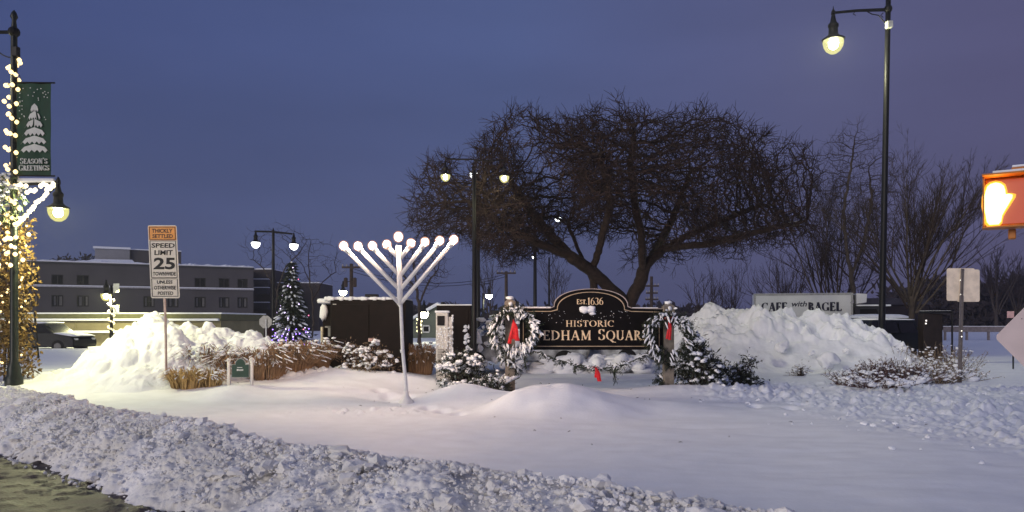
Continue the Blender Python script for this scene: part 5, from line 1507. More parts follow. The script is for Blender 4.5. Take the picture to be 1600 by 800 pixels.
for i in range(90):
    px, py = rnd.uniform(738, 822), rnd.uniform(497, 572)
    if 752 < px < 785 and 522 < py < 560 and rnd.random() < .75: continue
    s.blob(tuple(P(px, py, 21.62 + (px - 740) * .002)), (rnd.uniform(.04, .14), .06, rnd.uniform(.04, .12)), 2, .35)
s.build('snow_crust', SNOW, r, smooth=True)
r, put = vehicle('parked_car', 'snow-buried car seen under the town sign, its grille just showing', 'car', pl(905, 24.0), 24.4, math.radians(8), 4.5, 1.8, 1.45, 'sedan', CARW, .14)
s = MB()
for i in range(80):
    px = rnd.uniform(812, 1005); s.blob(tuple(P(px, rnd.uniform(560, 584) , 22.6 + rnd.uniform(-.3, .3))), (rnd.uniform(.15, .4), .2, rnd.uniform(.08, .22)), 2, .3)
s.build('snow_crust', SNOW, r, smooth=True)
q = MB()
for i in range(9): q.box(tuple(P(850 + i * 4.4, 551.5, 22.9)), (.045, .05, .17))
q.build('grille', BLACK, r)
r, put = vehicle('parked_car', 'black parked car with patches of snow at the right end of the snow mound', 'car', pl(1372, 30), 31.0, math.radians(205), 4.4, 1.8, 1.62, 'suv', CARB, .05)

# ------------------------------------------------------------------ box truck
def truck():
    D = 38.0; root = thing('box_truck', 'white box truck lettered Cafe with Bagel, parked behind the right snow mound', 'truck', (pl(1262, D), D, 0))
    TWH = mat('white_truck_panel', (.62, .62, .64), .5, var=.08, scale=.8); x0, x1 = pl(1182, D), pl(1327, D); zt = zl(458, D)
    m = MB(); m.box(((x0 + x1) / 2, D + 1.2, (zt + .9) / 2), (x1 - x0, 2.4, zt - .9), bev=.03); m.build('cargo_box', TWH, root)
    m = MB(); m.box(((x0 + x1) / 2, D - .01, zt - .06), (x1 - x0 + .02, .03, .10)); m.box((x0 + .05, D - .012, (zt + .9) / 2), (.10, .03, zt - 1.0)); m.box((x1 - .05, D - .012, (zt + .9) / 2), (.10, .03, zt - 1.0)); m.build('rail', GALV, root)
    NV = mat('navy_lettering', (.012, .012, .035), .6)
    t = MB(); serif_text(t, 'CAFE', pl(1194, D), pl(1232, D), zl(486, D), W(13.5, D), D - .002, .006, 0, 1.6); serif_text(t, 'BAGEL', pl(1263, D), pl(1311, D), zl(486, D), W(13.5, D), D - .002, .006, 0, 1.6); t.build('lettering', NV, root)
    sans('small_lettering', 'with', (pl(1237, D), pl(1260, D), zl(479, D), zl(470.5, D)), D - .003, NV, root, .02, .003, shear=.25)
    # cab and air deflector
    m = MB(); x2 = pl(1334, D)
    m.box(((x1 + x2) / 2, D + 1.2, zt - .55), (x2 - x1, 1.6, .9), bev=.02); m.build('refrigeration_unit', mat('dark_grey_unit', (.05, .05, .055), .5), root)
    q = MB(); q.box((pl(1329, D), D + .35, zl(471, D)), (.05, .05, .16)); q.box((pl(1333.5, D), D + .35, zl(472, D)), (.05, .05, .28)); q.box((pl(1324, D), D - .03, zl(473, D)), (.05, .03, .05)); q.build('marker_light', mat('chrome', (.8, .8, .8), .15, .8), root)
    q = MB(); D2 = D + .1; q.prism([(pl(1331, D2), zl(459, D2)), (pl(1346, D2), zl(460, D2)), (pl(1345, D2), zl(473, D2)), (pl(1331, D2), zl(475, D2))], D + .1, D + 2.2); q.build('deflector', TWH, root)
    cz0, cz1 = .55, 2.3
    q = MB(); q.prism([(x1 + .1, cz0), (x1 + 2.3, cz0), (x1 + 2.35, 1.25), (x1 + 1.7, 1.45), (x1 + 1.25, cz1), (x1 + .1, cz1)], D + .15, D + 2.2); cab = q.build('cab', mat('dark_cab_paint', (.02, .02, .025), .3), root)
    q = MB(); q.prism([(x1 + .35, 1.45), (x1 + 1.45, 1.45), (x1 + 1.1, 2.15), (x1 + .35, 2.15)], D + .135, D + .148); q.build('side_window', GLASS, root)
    q = MB(); q.box((x1 + 1.0, D + 1.2, cz1 + .04), (1.6, 2.0, .08), bev=.035); q.build('snow_cap', SNOW, root)
    for xx in (x0 + 1.2, x1 + 1.3):
        for yy in (D + .2, D + 2.1):
            q = MB(); q.tube([(xx, yy - .13, .45), (xx, yy + .13, .45)], .45, 16); wh = q.build('wheel', mat('tyre_rubber', 0), root)
            q = MB(); q.tube([(xx, yy - .15, .45), (xx, yy - .131, .45)], .25, 12); q.build('rim', mat('dull_wheel_rim', 0), wh)
    q = MB(); q.box(((x0 + x1) / 2, D + 1.2, .82), (x1 - x0, 1.0, .14)); q.build('chassis', BLACK, root)
    root.rotation_euler.z = math.radians(-16)
    # pale parked van roof peeping beside the mound
    v, put = vehicle('parked_van', 'dark van with a snow-covered bonnet, just right of the box truck', 'van', pl(1352, 36), 36.3, math.radians(185), 4.6, 1.9, zl(493, 36) - .1, 'suv', CARB, .16)
truck()

# ------------------------------------------------------------------ left building
def building():
    DL, DR = 88.0, 99.0; xl, xr = pl(-60, 84), pl(396, DR)
    pL = Vector((pl(55, DL), DL)); pR = Vector((pl(396, DR), DR)); dr = (pR - pL).normalized(); nrm = Vector((dr.y, -dr.x))
    ang = math.atan2(dr.y, dr.x)
    root = thing('apartment_building', 'grey three-storey flat-roofed building with dark square windows beyond the left snow pile', 'building', (pL.x, pL.y, 0))
    def at(px):                 # point on facade for photo column px
        k = (px - 800) / F      # x = k*y ; pL + t dr
        t = (k * pL.y - pL.x) / (dr.x - k * dr.y); return pL + dr * t
    def zz(px, py): q = at(px); return zl(py, q.y)
    zt = zz(55, 411); left = at(-120); L_ = (pR - left).length
    def slab(mb, a, b, z0, z1, t0, t1):     # box from facade param point a to b, thickness out t0..t1 (positive outward)
        c = (a + b) / 2 + nrm * (t0 + t1) / 2; mb.box((c.x, c.y, (z0 + z1) / 2), ((b - a).length, abs(t1 - t0), z1 - z0), rz=ang)
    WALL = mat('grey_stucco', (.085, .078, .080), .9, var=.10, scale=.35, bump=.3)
    zr = zt
    # wall built from horizontal bands with the window openings left open
    rows = [(429.5, 444, (-10, 10), ), (461.5, 478.5, ())]
    def fac(cols, y0, y1): return cols
    m = MB(); zA1, zA0 = zz(90, 429), zz(90, 444.5); zB1, zB0 = zz(90, 461), zz(90, 479)
    cols1 = [(-55, -35), (-12, 8), (41, 60), (80.5, 99), (120, 139), (304, 321.5), (342, 358.5), (371, 387)]
    cols2 = [(-55, -35), (-12, 8), (41, 60), (80.5, 99), (120, 139), (224, 242), (262, 279), (304, 321.5), (342, 358.5), (371, 387)]
    cols3 = [(342, 358.5), (374, 386)]; zC1 = zl(499, 97)
    def band(z0, z1, cols):
        a = left
        for (u, v) in cols:
            slab(m, a, at(u), z0, z1, -.4, 0); a = at(v)
        slab(m, a, pR, z0, z1, -.4, 0)
    slab(m, left, pR, zA1, zt, -.4, 0); band(zA0, zA1, cols1); slab(m, left, pR, zB1, zA0, -.4, 0); band(zB0, zB1, cols2)
    slab(m, left, pR, zC1, zB0, -.4, 0); band(zC1 - 1.4, zC1, cols3); slab(m, left, pR, 0, zC1 - 1.4, -.4, 0)
    slab(m, pR - dr * .4, pR, 0, zt, -13, -.4); slab(m, left, left + dr * .4, 0, zt, -13, -.4); slab(m, left, pR, 0, zt, -13.4, -13)
    m.build('wall', WALL, root)
    for cols, z0, z1 in ((cols1, zA0, zA1), (cols2, zB0, zB1), (cols3, zC1 - 1.4, zC1)):
        for (u, v) in cols:
            f = MB(); a, b = at(u), at(v)
            slab(f, a, b, z0, z0 + .09, -.22, -.12); slab(f, a, b, z1 - .09, z1, -.22, -.12); slab(f, a, a + dr * .09, z0 + .09, z1 - .09, -.22, -.12); slab(f, b - dr * .09, b, z0 + .09, z1 - .09, -.22, -.12)
            c = (a + b) / 2; slab(f, c - dr * .05, c + dr * .05, z0 + .09, z1 - .09, -.22, -.12)
            fo = f.build('window', mat('dark_window_frame', (.03, .028, .028), .6), root)
            g = MB(); slab(g, a, b, z0, z1, -.26, -.23); g.build('pane', GLASS, fo)
            if cols is cols2:
                cu = MB(); rn = random.Random(int(u))
                slab(cu, a + dr * .2, a + dr * (.35 + rn.random() * .3), z0 + .15, z1 - .15, -.228, -.2232); slab(cu, b - dr * (.3 + rn.random() * .3), b - dr * .15, z0 + .15, z1 - .15, -.228, -.2232)
                cu.build('curtain', mat('grey_curtain', (.16, .15, .14), .9), fo)
    m = MB(); slab(m, left, pR + dr * .05, zz(90, 448.5), zz(90, 446.4), .003, .22); m.build('string_course', mat('pale_ledge', (.45, .44, .44), .8), root)
    m = MB(); slab(m, left, pR, zz(90, 446.4) + .002, zz(90, 445.2), .02, .24); m.build('ledge_snow', SNOW, root)
    m = MB(); slab(m, left, pR + dr * .1, zt, zt + .22, -13.4, .12); m.build('roof', mat('dark_roof_edge', (.05, .05, .05), .8), root)
    m = MB(); slab(m, left, pR, zt + .224, zt + .36, -13.2, .02)
    for px in range(60, 390, 7): q = at(px) - nrm * 1.0; m.blob((q.x, q.y, zt + .30), (1.0, .8, .12 + .16 * abs(math.sin(px * .11))), 1, .3)
    rs = m.build('roof_snow', SNOW, root)
    # penthouse
    a, b = at(146) - nrm * 3, at(202) - nrm * 3; c = at(285) - nrm * 3; zp = zl(388, a.y)
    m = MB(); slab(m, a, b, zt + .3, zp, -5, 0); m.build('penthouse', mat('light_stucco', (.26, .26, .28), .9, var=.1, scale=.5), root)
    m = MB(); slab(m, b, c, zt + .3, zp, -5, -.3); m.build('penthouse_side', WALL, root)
    m = MB(); slab(m, a - dr * .2, b + dr * .1, zp + .002, zp + .25, -5.2, .2); slab(m, b + dr * .1, c, zp + .002, zp + .12, -5.2, -.1)
    q0 = at(140) - nrm * 1.6; m.add([tuple(q0 - dr * 1.5) + (zt + .34,), tuple(at(212) - nrm * .8) + (zt + .34,), tuple(at(206) - nrm * 2.6) + (zt + .95,), tuple(at(146) - nrm * 2.6) + (zt + .9,)], [(0, 1, 2, 3)])
    m.build('penthouse_snow', SNOW, root)
    # recessed darker wing to the right
    root2 = thing('apartment_wing', 'darker recessed wing with balconies at the right end of the grey building', 'building', (pl(420, 106), 106, 0))
    D = 106.0; m = MB(); x0, x1, x2 = pl(380, D), pl(424, D), pl(492, D)
    DW = mat('dark_brown_cladding', (.055, .045, .043), .9, var=.15, scale=.5)
    m.box(((x0 + x1) / 2, D + 4, zl(421, D) / 2), (x1 - x0, 8, zl(421, D))); m.box(((x1 + x2) / 2, D + 6.5, zl(441, D) / 2), (x2 - x1, 8, zl(441, D))); m.build('wall', DW, root2)
    for py in (442, 455, 478):
        q = MB(); q.box((pl(411, D), D - .5, zl(py, D)), (W(22, D), 1.0, .9)); bo = q.build('balcony', mat('dark_balcony', (.05, .045, .05), .8), root2)
        q = MB(); q.box((pl(411, D), D - .5, zl(py, D) + .51), (W(22, D), 1.0, .12)); q.build('balcony_snow', SNOW, bo)
    q = MB()
    q.box(((x0 + x1) / 2, D + 4, zl(421, D) + .08), (x1 - x0, 8, .15)); q.box(((x1 + x2) / 2, D + 6.5, zl(441, D) + .08), (x2 - x1, 8, .15)); q.build('roof_snow', SNOW, root2)
    for u, v in ((432, 455), (462, 480), (446, 470), (470, 484)):
        q = MB(); q.box((pl(u, D + 2), D + 2.45, zl(v, D + 2)), (1.3, .08, 1.5)); q.build('window', GLASS, root2)
    # lit low building in front
    D = 46.0; x0, x1 = pl(-150, D), pl(345, D)
    root3 = thing('low_building', 'long low olive wall building with snow-lined ledges lit yellow by a street lamp', 'building', (pl(100, D), D, 0))
    OL = mat('olive_painted_wall', (.24, .21, .12), .85, var=.12, scale=.8, bump=.3); m = MB()
    m.box(((x0 + x1) / 2, D + 4, zl(501, D) / 2), (x1 - x0, 8, zl(501, D))); m.build('wall', OL, root3)
    m = MB(); m.box(((x0 + x1) / 2, D + 3.9, (zl(490, D) + zl(500.5, D)) / 2), (x1 - x0 + .2, 8.2, zl(490, D) - zl(500.5, D)), bev=.02); m.build('parapet', mat('olive_dark_parapet', (.12, .12, .06), .85, var=.1), root3)
    m = MB(); m.box(((x0 + x1) / 2, D + 3.9, zl(489.5, D)), (x1 - x0 + .3, 8.3, .09), bev=.03); m.box(((x0 + x1) / 2, D - .30, zl(499.5, D)), (x1 - x0, .26, .14), bev=.04); m.box(((x0 + x1) / 2, D - .5, zl(518, D)), (x1 - x0, 1.0, .14), bev=.05); m.build('ledge_snow', SNOW, root3)
    for u in (30, 118, 225):
        q = MB(); q.box((pl(u, D), D - .02, (zl(502, D) + .2) / 2), (.07, .05, zl(502, D) - .2)); q.build('pilaster', OL, root3)
    D = 56.0; root4 = thing('brick_wall', 'low dark red brick wall beyond the brown grasses', 'wall', (pl(370, D), D, 0))
    m = MB(); m.box((pl(380, D), D, zl(511, D) / 2), (W(130, D), .4, zl(511, D))); m.build('wall', mat('dark_red_brick', (.10, .035, .03), .9, var=.25, scale=6, bump=.4), root4)
    m = MB(); m.box((pl(380, D), D, zl(511, D) + .05), (W(131, D), .5, .10), bev=.03); m.build('coping', mat('dark_coping', (.12, .08, .07), .9), root4)
    D = 55.0; root5 = thing('lantern_post', 'tiny yellow-lit lantern on a thin post above the brick wall', 'lantern', (pl(381, D), D, 0))
    q = MB(); q.tube([(pl(376, D), D, 0), (pl(376, D), D, zl(488, D))], .07, 6); q.build('post', BLACK, root5); q = MB(); q.box((pl(382, D), D - .05, zl(505, D)), (.30, .1, .36), bev=.02); q.build('lantern', emit('yellow_lantern', (1, .66, .10), 1.6), root5)
    # distant rooftop trees left
    D = 130.0
    m = MB(); rn = random.Random(8)
    for i in range(2200):
        px = rn.uniform(40, 150); hh = 404 + 5 * math.sin(px * .12) + (6 if px < 100 else -1); m.leaf((pl(px, D), D + rn.uniform(-2, 2), zl(rn.uniform(hh, 430), D)), (rn.gauss(0, .35), 0, rn.gauss(.1, .35)), .14)
    for px in range(45, 150, 9): m.tube([(pl(px, D), D, 0), (pl(px, D), D, zl(412, D))], .3, 4)
    o = m.build('rooftop_woods', mat('dark_wood_mass', 0)); tag(o, 'blurred dark treetops showing above the left building roof', 'woods', kind='stuff')
building()

# green gabled house far behind menorah
def house():
    D = 66.0; root = thing('gabled_house', 'small green-grey gabled house with one white-framed window behind the cabinets', 'house', (pl(650, D), D, 0))
    x0, x1 = pl(618, D), pl(700, D); m = MB(); ze = zl(503, D); zp = zl(478, D); xm = pl(672, D)
    G = mat('green_grey_siding', (.13, .15, .12), .9, var=.1, scale=1.5, bump=.3)
    m.prism([(pl(645, D), 0), (x1 + 1, 0), (x1 + 1, zl(496, D)), (pl(684, D), zp), (pl(645, D), zl(500, D))], D, D + 6); m.prism([(x0, 0), (pl(645, D) - .02, 0), (pl(645, D) - .02, zl(505, D)), (x0, zl(505, D))], D + 1, D + 6); m.build('wall', G, root)
    m = MB(); m.prism([(pl(640, D), zl(502, D)), (pl(684, D), zp + .02), (pl(684, D), zp + .32), (pl(640, D), zl(502, D) + .25)], D - .4, D + 6); m.prism([(pl(684, D) + .01, zp), (pl(708, D), zl(492, D)), (pl(708, D), zl(492, D) + .3), (pl(684, D) + .01, zp + .3)], D - .4, D + 6)
    m.prism([(x0 - .3, zl(505, D) + .02), (pl(640, D), zl(505, D) + .02), (pl(652, D), zl(494, D)), (x0 - .3, zl(494, D))], D + .5, D + 6.2); m.build('roof_snow', SNOW, root)
    WF = mat('white_frame', (.6, .6, .58), .6); q = MB(); a, b, c, d = pl(661, D), pl(671, D), zl(519, D), zl(509, D)
    q.box(((a + b) / 2, D - .05, c), (b - a, .08, .12)); q.box(((a + b) / 2, D - .05, d), (b - a, .08, .12)); q.box((a, D - .05, (c + d) / 2), (.12, .08, d - c - .12)); q.box((b, D - .05, (c + d) / 2), (.12, .08, d - c - .12)); f = q.build('window', WF, root)
    q = MB(); q.box(((a + b) / 2, D - .02, (c + d) / 2), (b - a - .12, .03, d - c - .12)); q.build('pane', GLASS, f)
house()

# ------------------------------------------------------------------ snowy spruce with lights
def spruce():
    D = 42.0; x = pl(456, D); zt = zl(405, D); rnd = random.Random(17)
    root = thing('snowy_spruce', 'snow-laden spruce tree strung with violet lights behind the grasses', 'tree', (x, D, 0))
    t = MB(); t.tube([(x, D, -.1), (x, D, zt - .1)], [.14, .02], 8); t.build('trunk', BARK, root)
    f = MB(); s = MB(); pts = []
    k = 0; z = .35
    while z < zt - .08:
        R = 1.28 * (1 - z / zt) ** .82 + .05; nb = max(5, int(R * 17)); 
        for i in range(nb):
            a = 2 * PI * (i + rnd.random() * .7) / nb + k; r_ = R * rnd.uniform(.75, 1.1)
            d = Vector((math.cos(a), math.sin(a), -.28)); p0 = Vector((x, D, z + rnd.uniform(-.06, .06)))
            n = 5
            for j in range(n + 3):
                q = p0 + d * r_ * (j + 1) / (n + 3)
                for _ in range(3): f.leaf(q, (rnd.gauss(0, .10) + d.x * .10, rnd.gauss(0, .10) + d.y * .10, rnd.uniform(-.16, .03)), .030)
            if rnd.random() < .62 * (0.35 + .65 * (1 - z / zt)) + .12:
                q = p0 + d * r_ * rnd.uniform(.6, .9); s.tube([q - d * r_ * .22 + Vector((0, 0, .07)), q + Vector((0, 0, .07)), q + d * r_ * .2 + Vector((0, 0, .035))], [.03, .065, .025], 6)
            if math.sin(a) < .3: pts.append(p0 + d * r_ * 1.02)
        z += .155 + .05 * (1 - z / zt); k += 1.1
    f.build('crown', NEEDLE, root); s.build('snow', SNOW, root, smooth=True)
    lt = thing('string_lights', 'violet and white lights strewn over the snowy spruce', 'string lights', (x, D, .5), 'strings of lights on far poles')
    V = emit('violet_bulb', (.30, .16, 1.0), 5, False); B2 = emit('pale_violet_bulb', (.70, .55, 1.0), 4, False); RD = emit('red_pink_bulb', (1, .2, .4), 2.2, False)
    firsts = {}
    rnd.shuffle(pts); low = [p for p in pts if p.z < 1.15][:52]; hi = [p for p in pts if p.z >= 1.35][:12]
    for i, p in enumerate(low + hi):
        mt_ = V if (i % 3 and p.z < 1.5) else (B2 if i % 5 else RD)
        if mt_.name not in firsts:
            q = MB(); q.blob(p, .038, 1, 0); firsts[mt_.name] = (q.build('bulb', mt_, lt), p)
        else:
            o, p0 = firsts[mt_.name]; o = o.copy(); C.objects.link(o); o.parent = lt; o.location = p - p0
spruce()

# stop sign seen from the back
D = 33.0; st = thing('stop_sign', 'back of an octagonal stop sign below the twin-headed lamp', 'traffic sign', (pl(415, D), D, 0))
q = MB(); R = W(10.5, D); c = P(415, 503, D); q.prism([(c.x + R * math.cos(PI / 8 + i * PI / 4), c.z + R * math.sin(PI / 8 + i * PI / 4)) for i in range(8)], D - .004, D + .004); q.build('plate', mat('sign_back_aluminium', (.34, .33, .30), .5, .35, var=.12, scale=8), st)
q = MB(); q.box((pl(416, D), D - .03, zl(505, D) / 2), (.06, .05, zl(492, D))); q.build('post', GALV, st)

# utility poles ------------------------------------------------------
def upole(px, top, D, label, arms):
    x = pl(px, D); r = thing('utility_pole', label, 'utility pole', (x, D, 0)); q = MB(); q.tube([(x, D, -.1), (x, D, zl(top, D))], [.17, .12], 8); q.build('pole', mat('dark_creosote_wood', (.05, .035, .03), .9, var=.3), r)
    for (y, hw) in arms:
        q = MB(); q.box((x, D - .16, zl(y, D)), (2 * W(hw, D), .10, .13)); ao = q.build('crossarm', mat('dark_creosote_wood', 0), r)
        q = MB()
        for s_ in (-.9, -.45, .45, .9): q.lathe((x + s_ * W(hw, D), D - .16, zl(y, D) + .067), [(.05, 0), (.06, .08), (.03, .16)], 6)
        q.build('insulator', mat('grey_porcelain', (.3, .28, .27), .3), ao)
    return r
r_ = upole(549, 412, 52, 'wooden utility pole with crossarm behind the left menorah branches', [(418, 14)])
q = MB(); D = 52; 
for dx in (-8, 6): q.lathe((pl(549 + dx, D), D - .16, zl(442, D)), [(.12, -.3), (.14, -.25), (.14, .3), (.08, .36)], 10)
q.box((pl(548, D), D - .1, zl(440, D)), (W(16, D), .06, .06)); q.build('transformer', mat('dark_creosote_wood', 0), r_)
upole(791, 424, 60, 'wooden utility pole with one crossarm above the left sign post', [(427, 15)])
upole(1018, 432, 62, 'utility pole with stacked crossarms seen right of the tree trunk', [(447, 11), (458, 9), (468, 10)])
for a, b, lab in (((549, 419, 52), (791, 428, 60), 'upper power line crossing the sky from the left utility pole'), ((549, 424, 52), (791, 432, 60), 'lower power line crossing the sky from the left utility pole')):
    p, q_ = P(*a), P(*b); q = MB(); n = 16
    q.tube([p.lerp(q_, i / n) - Vector((0, 0, .9 * 4 * (i / n) * (1 - i / n))) for i in range(n + 1)], .022, 4); o = q.build('power_line', BLACK, base=p); tag(o, lab, 'cable', 'power lines between the utility poles')

# ------------------------------------------------------------------ right side
def right_side():
    # square sign backs
    D = 19.0; x = pl(1500, D); root = thing('square_sign', 'backs of two overlapping square sign plates on a grey steel post at right', 'traffic sign', (x, D, 0))
    AL = mat('sign_back_warm_lit', (.85, .72, .56), .55, .05, var=.12, scale=5, bump=.05)  # warm light falling on the plates is put into this colour
    def rr(x0, x1, y0, y1, r=3):
        pts = []
        for (cx, cy_, a0) in ((x0 + r, y0 + r, 90), (x0 + r, y1 - r, 180), (x1 - r, y1 - r, 270), (x1 - r, y0 + r, 0)):
            for k in range(4): a = math.radians(a0 + k * 30); pts.append((pl(cx + r * math.cos(a), D), zl(cy_ - r * math.sin(a), D)))
        return pts
    q = MB(); q.prism(rr(1480, 1524, 419, 470), D + .02, D + .026); q.build('plate', AL, root)
    q = MB(); q.prism(rr(1496, 1532, 421, 471.5), D + .032, D + .038); q.build('plate', AL, root)
    q = MB()
    def ch(mb, px0, py0, px1, py1, wd, dd):
        a, b = P(px0, py0, D), P(px1, py1, D)
        for (ox, w_, oy, d_) in ((0, wd, -.0, .008), (-wd / 2 + .005, .01, -.02, .04), (wd / 2 - .005, .01, -.02, .04)):
            V = [(a.x + ox - w_ / 2, D + dd + oy - d_ / 2, a.z), (a.x + ox + w_ / 2, D + dd + oy - d_ / 2, a.z), (a.x + ox + w_ / 2, D + dd + oy + d_ / 2, a.z), (a.x + ox - w_ / 2, D + dd + oy + d_ / 2, a.z)]
            V += [(b.x + ox - w_ / 2, D + dd + oy - d_ / 2, b.z), (b.x + ox + w_ / 2, D + dd + oy - d_ / 2, b.z), (b.x + ox + w_ / 2, D + dd + oy + d_ / 2, b.z), (b.x + ox - w_ / 2, D + dd + oy + d_ / 2, b.z)]
            mb.add(V, [(0, 3, 2, 1), (4, 5, 6, 7), (0, 1, 5, 4), (1, 2, 6, 5), (2, 3, 7, 6), (3, 0, 4, 7)])
    ch(q, 1498, 602, 1501, 462, .085, -.02); q.build('post', mat('dark_steel_post', (.20, .18, .18), .5, .3, var=.15, scale=12), root)
    q = MB(); ch(q, 1501, 475, 1503, 420, .06, -.005); q.build('upper_post', mat('dark_steel_post', 0), root)
    q = MB()
    for (a, b) in ((1502.5, 517), (1502.5, 526), (1500.5, 438), (1501, 460)): q.tube([tuple(P(a, b, D - .05)), tuple(P(a, b, D - .065))], .016, 8)
    q.build('bolt', mat('shiny_bolt', (.8, .78, .7), .25, .6), root)
    # dark kiosk / litter enclosure
    D = 29.0; x0, x1 = pl(1443, D), pl(1473, D); root = thing('dark_kiosk', 'dark brown box shelter with a snow-topped canopy behind the right shrubs', 'kiosk', ((x0 + x1) / 2, D, 0))
    m = MB(); m.box(((x0 + x1) / 2, D + .2, zl(490, D) / 2), (x1 - x0, .4, zl(490, D)), bev=.02); m.build('body', mat('kiosk_dark_brown', (.014, .008, .006), .6, var=.3), root)
    m = MB(); m.box((pl(1466, D), D + .2, zl(487.5, D)), (W(34, D), .8, .09), bev=.02); ca = m.build('canopy', BLACK, root)
    m = MB(); m.box((pl(1466, D), D + .2, zl(486, D)), (W(33, D), .75, .03), bev=.012); m.build('snow_cap', SNOW, ca)
    m = MB(); m.tube([(pl(1483, D), D - .2, 0), (pl(1483, D), D - .2, zl(487, D))], .035, 8); m.build('post', BLACK, root)
    m = MB(); m.box((pl(1447, D), D - .01, zl(501, D)), (.045, .02, .055)); m.box((pl(1446.5, D), D - .01, zl(505.5, D)), (.05, .02, .05)); m.build('indicator', emit('small_white_light', (1, .95, .9), 1.5, False), root)
    # guard rail
    D = 58.0; root = thing('guard_rail', 'long grey guard rail crossing the far snow field at right', 'guard rail', (pl(1560, D), D, 0))
    m = MB(); xa, xb = pl(1474, D), pl(1800, D); m.box(((xa + xb) / 2, D, zl(514.5, D)), (xb - xa, .08, W(8.5, D)), bev=.03); m.build('rail', mat('weathered_rail', (.20, .17, .17), .8, var=.2), root)
    m = MB(); m.box(((xa + xb) / 2, D, zl(509.8, D)), (xb - xa, .12, .04)); m.build('snow_cap', SNOW, root)
    for i in range(10):
        px = 1478 + i * 34; q = MB(); q.box((pl(px, D), D + .12, .35), (.14, .14, .75)); q.build('post', mat('weathered_rail', 0), root)
    # long drift shadow ridge beyond
    # dark building/hedge behind truck
    D = 62.0; root = thing('dark_shed', 'low dark brown building behind the trees, between the box truck and the kiosk', 'building', (pl(1400, D), D, 0))
    m = MB(); m.box((pl(1388, D), D + 3, zl(476, D) / 2), (W(124, D), 6, zl(476, D))); m.build('wall', mat('very_dark_wall', (.025, .018, .02), .9, var=.3, scale=1), root)
    m = MB(); m.prism([(pl(1322, D), zl(476, D)), (pl(1454, D), zl(476, D)), (pl(1446, D), zl(466, D)), (pl(1330, D), zl(466, D))], D - .3, D + 6.3); m.build('roof', mat('dark_shingle', (.05, .045, .055), .9, var=.3, scale=2), root)
    # little pink sign
    D = 24.0; root = thing('small_sign', 'tiny pinkish sign plate on a thin post just left of the big diamond sign', 'traffic sign', (pl(1579, D), D, 0))
    q = MB(); q.box((pl(1579, D), D, zl(491.5, D)), (W(11, D), .006, W(10.5, D))); q.build('plate', mat('pale_pink_plate', (.62, .38, .36), .6), root)
    q = MB(); q.box((pl(1584, D), D + .03, zl(487, D) / 2), (.035, .03, zl(487, D))); q.build('post', BLACK, root)
    # diamond sign (back) at the right edge
    D = 9.0; c = P(1636, 527, D); h = W(82, D); root = thing('diamond_sign', 'pale back of a large diamond-shaped warning sign cut by the right edge', 'traffic sign', (c.x, D, 0))
    pts = []
    for (ax, az) in ((-1, 0), (0, -1), (1, 0), (0, 1)):
        r_ = .05
        for k in (-1, -.4, .4, 1):
            px_, pz_ = -az, ax
            pts.append((c.x + (ax * (1 - r_ / 1 * (1 - .35 * (1 - abs(k)))) + px_ * k * r_) * h, c.z + (az * (1 - r_ * (1 - .35 * (1 - abs(k)))) + pz_ * k * r_) * h))
    q = MB(); q.prism(pts, D - .003, D + .003); q.build('plate', mat('sign_back_pink', (.80, .66, .60), .5, .05, var=.06, scale=3), root)
    q = MB(); q.box((c.x, D - .035, c.z / 2 + .3), (.06, .05, c.z + .9)); q.build('post', GALV, root)
    q = MB(); q.tube([tuple(P(1596.5, 498, D - .01)), tuple(P(1596.5, 498, D))], .006, 6); q.build('bolt', BLACK, root)
    # pedestrian signal
    D = 5.0; root = thing('pedestrian_signal', 'pedestrian signal with a glowing orange raised hand in a yellow housing at the right edge', 'traffic signal', (pl(1537, D), D, 0))
    YE = mat('signal_yellow_paint', (.50, .17, .02), .5, var=.12, scale=14)
    xa, xb, za, zb = pl(1537, D), pl(1642, D), zl(357, D), zl(277, D)
    m = MB(); m.box(((xa + xb) / 2, D + .12, (za + zb) / 2), (xb - xa - .01, .18, zb - za - .01), bev=.02); m.build('housing', YE, root)
    m = MB(); t_ = .012                       # visor hood
    m.box(((xa + xb) / 2, D - .02, zb), (xb - xa + .02, .17, t_), bev=.004); m.box(((xa + xb) / 2, D - .0, za), (xb - xa + .02, .12, t_), bev=.004); m.box((xa, D + .0, (za + zb) / 2), (t_, .10, zb - za - t_), bev=.004); m.box((xb, D + .0, (za + zb) / 2), (t_, .10, zb - za - t_), bev=.004)
    m.build('visor', YE, root)
    m = MB(); m.box(((xa + xb) / 2, D + .024, (za + zb) / 2), (xb - xa - .06, .01, zb - za - .05)); ln = m.build('lens', emit('red_lens_glow', (1.0, .10, .02), .42, True, .04), root)  # lens given emission to imitate the red glow round the hand
    hand = [(1540, 300), (1543, 292), (1548, 288.5), (1556, 287), (1563, 289), (1568, 293), (1570, 299), (1571, 306.5), (1576, 306), (1581.5, 308), (1581, 312), (1575, 322), (1570, 330), (1565.5, 338), (1564, 347), (1560, 351.5), (1546, 351.5), (1542, 347), (1540, 336), (1537.5, 322), (1538, 309)]
    q = MB(); q.prism([(pl(a, D), zl(b, D)) for a, b in hand], D - .004, D + .018); q.build('hand_symbol', emit('hand_glow', (1.0, .46, .07), 13), root)
    cxh, czh = 1556.5, 320.0
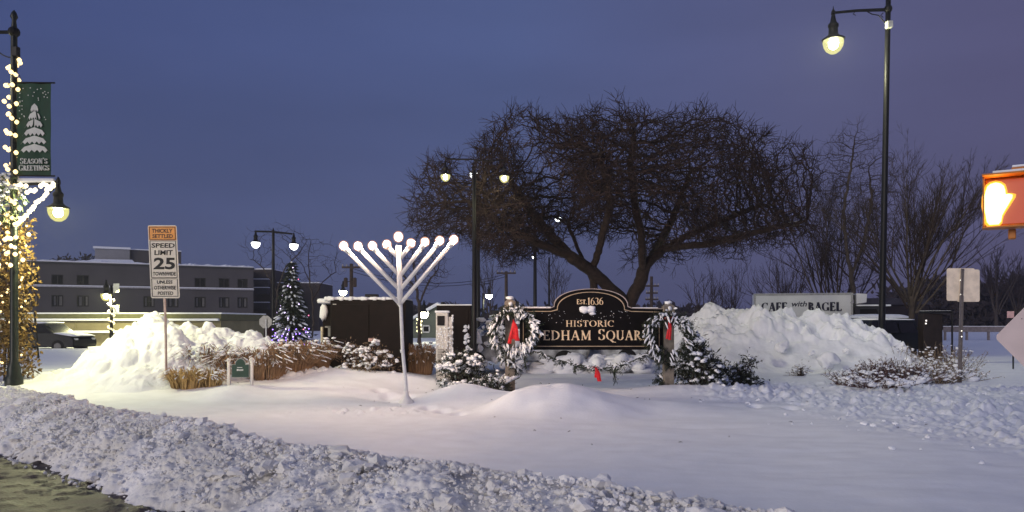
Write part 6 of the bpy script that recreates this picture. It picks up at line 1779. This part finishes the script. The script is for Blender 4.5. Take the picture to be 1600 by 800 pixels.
    q = MB(); q.prism([(pl(cxh + (a - cxh) * 1.22, D), zl(czh + (b - czh) * 1.12, D)) for a, b in hand], D + .0185, D + .0188); q.build('hand_halo', emit('amber_glow_rim', (1.0, .42, .0), 1.25, True, .05), root)  # enlarged hand shape added behind, its emission imitates an amber glow rim
    m = MB(); m.box((pl(1594, D), D + .12, zl(268, D)), (W(28, D), .09, W(11, D)), bev=.008); m.tube([tuple(P(1590, 270, D + .12)), tuple(P(1674, 266, D + .12))], .03, 10)
    m.box((pl(1581, D), D + .12, zl(366, D)), (W(12, D), .09, W(15, D)), bev=.008); m.tube([tuple(P(1585, 366, D + .12)), tuple(P(1674, 366, D + .12))], .026, 10); m.tube([tuple(P(1556, 272, D + .1)), tuple(P(1556, 276, D + .1))], .012, 6)
    m.build('bracket', YE, root)
    m = MB(); m.tube([(pl(1674, D), D + .12, -.1), (pl(1674, D), D + .12, 3.0)], .057, 16); m.build('pole', BLACK, root, smooth=True)
    s = MB(); s.box(((xa + xb) / 2 + .03, D - .01, zb + .016), (xb - xa - .06, .12, .02), bev=.008); s.box((pl(1594, D), D + .1, zl(262, D) + .004), (W(26, D), .06, .015), bev=.006); s.build('snow_cap', SNOW, root)
    root.rotation_euler.z = math.radians(-33.5); root.scale = (.84, 1, 1)
right_side()

# warm-lit patch poles left of the mound: marker stakes
q = MB(); D = 20.0; q.tube([tuple(P(60, 560, D)), tuple(P(54, 488, D))], .03, 6); o = q.build('marker_stake', BLACK, base=P(60, 560, D)); tag(o, 'thin dark snow marker stake right of the coppery leaf column', 'stake')
# ------------------------------------------------------------------ thin haze added to give the lamps a glow
def haze():
    b = MB(); b.box((20, 180, 14), (640, 420, 34))
    m = bpy.data.materials.new('thin_haze'); m.use_nodes = True; t = m.node_tree
    for n in list(t.nodes): t.nodes.remove(n)
    o = t.nodes.new('ShaderNodeOutputMaterial'); v = t.nodes.new('ShaderNodeVolumePrincipled')
    v.inputs['Color'].default_value = (.85, .88, 1, 1); v.inputs['Density'].default_value = 0.0006; v.inputs['Anisotropy'].default_value = 0.35
    t.links.new(v.outputs[0], o.inputs['Volume'])
    ob = b.build('haze', m); tag(ob, None, None, kind='stuff')
haze()
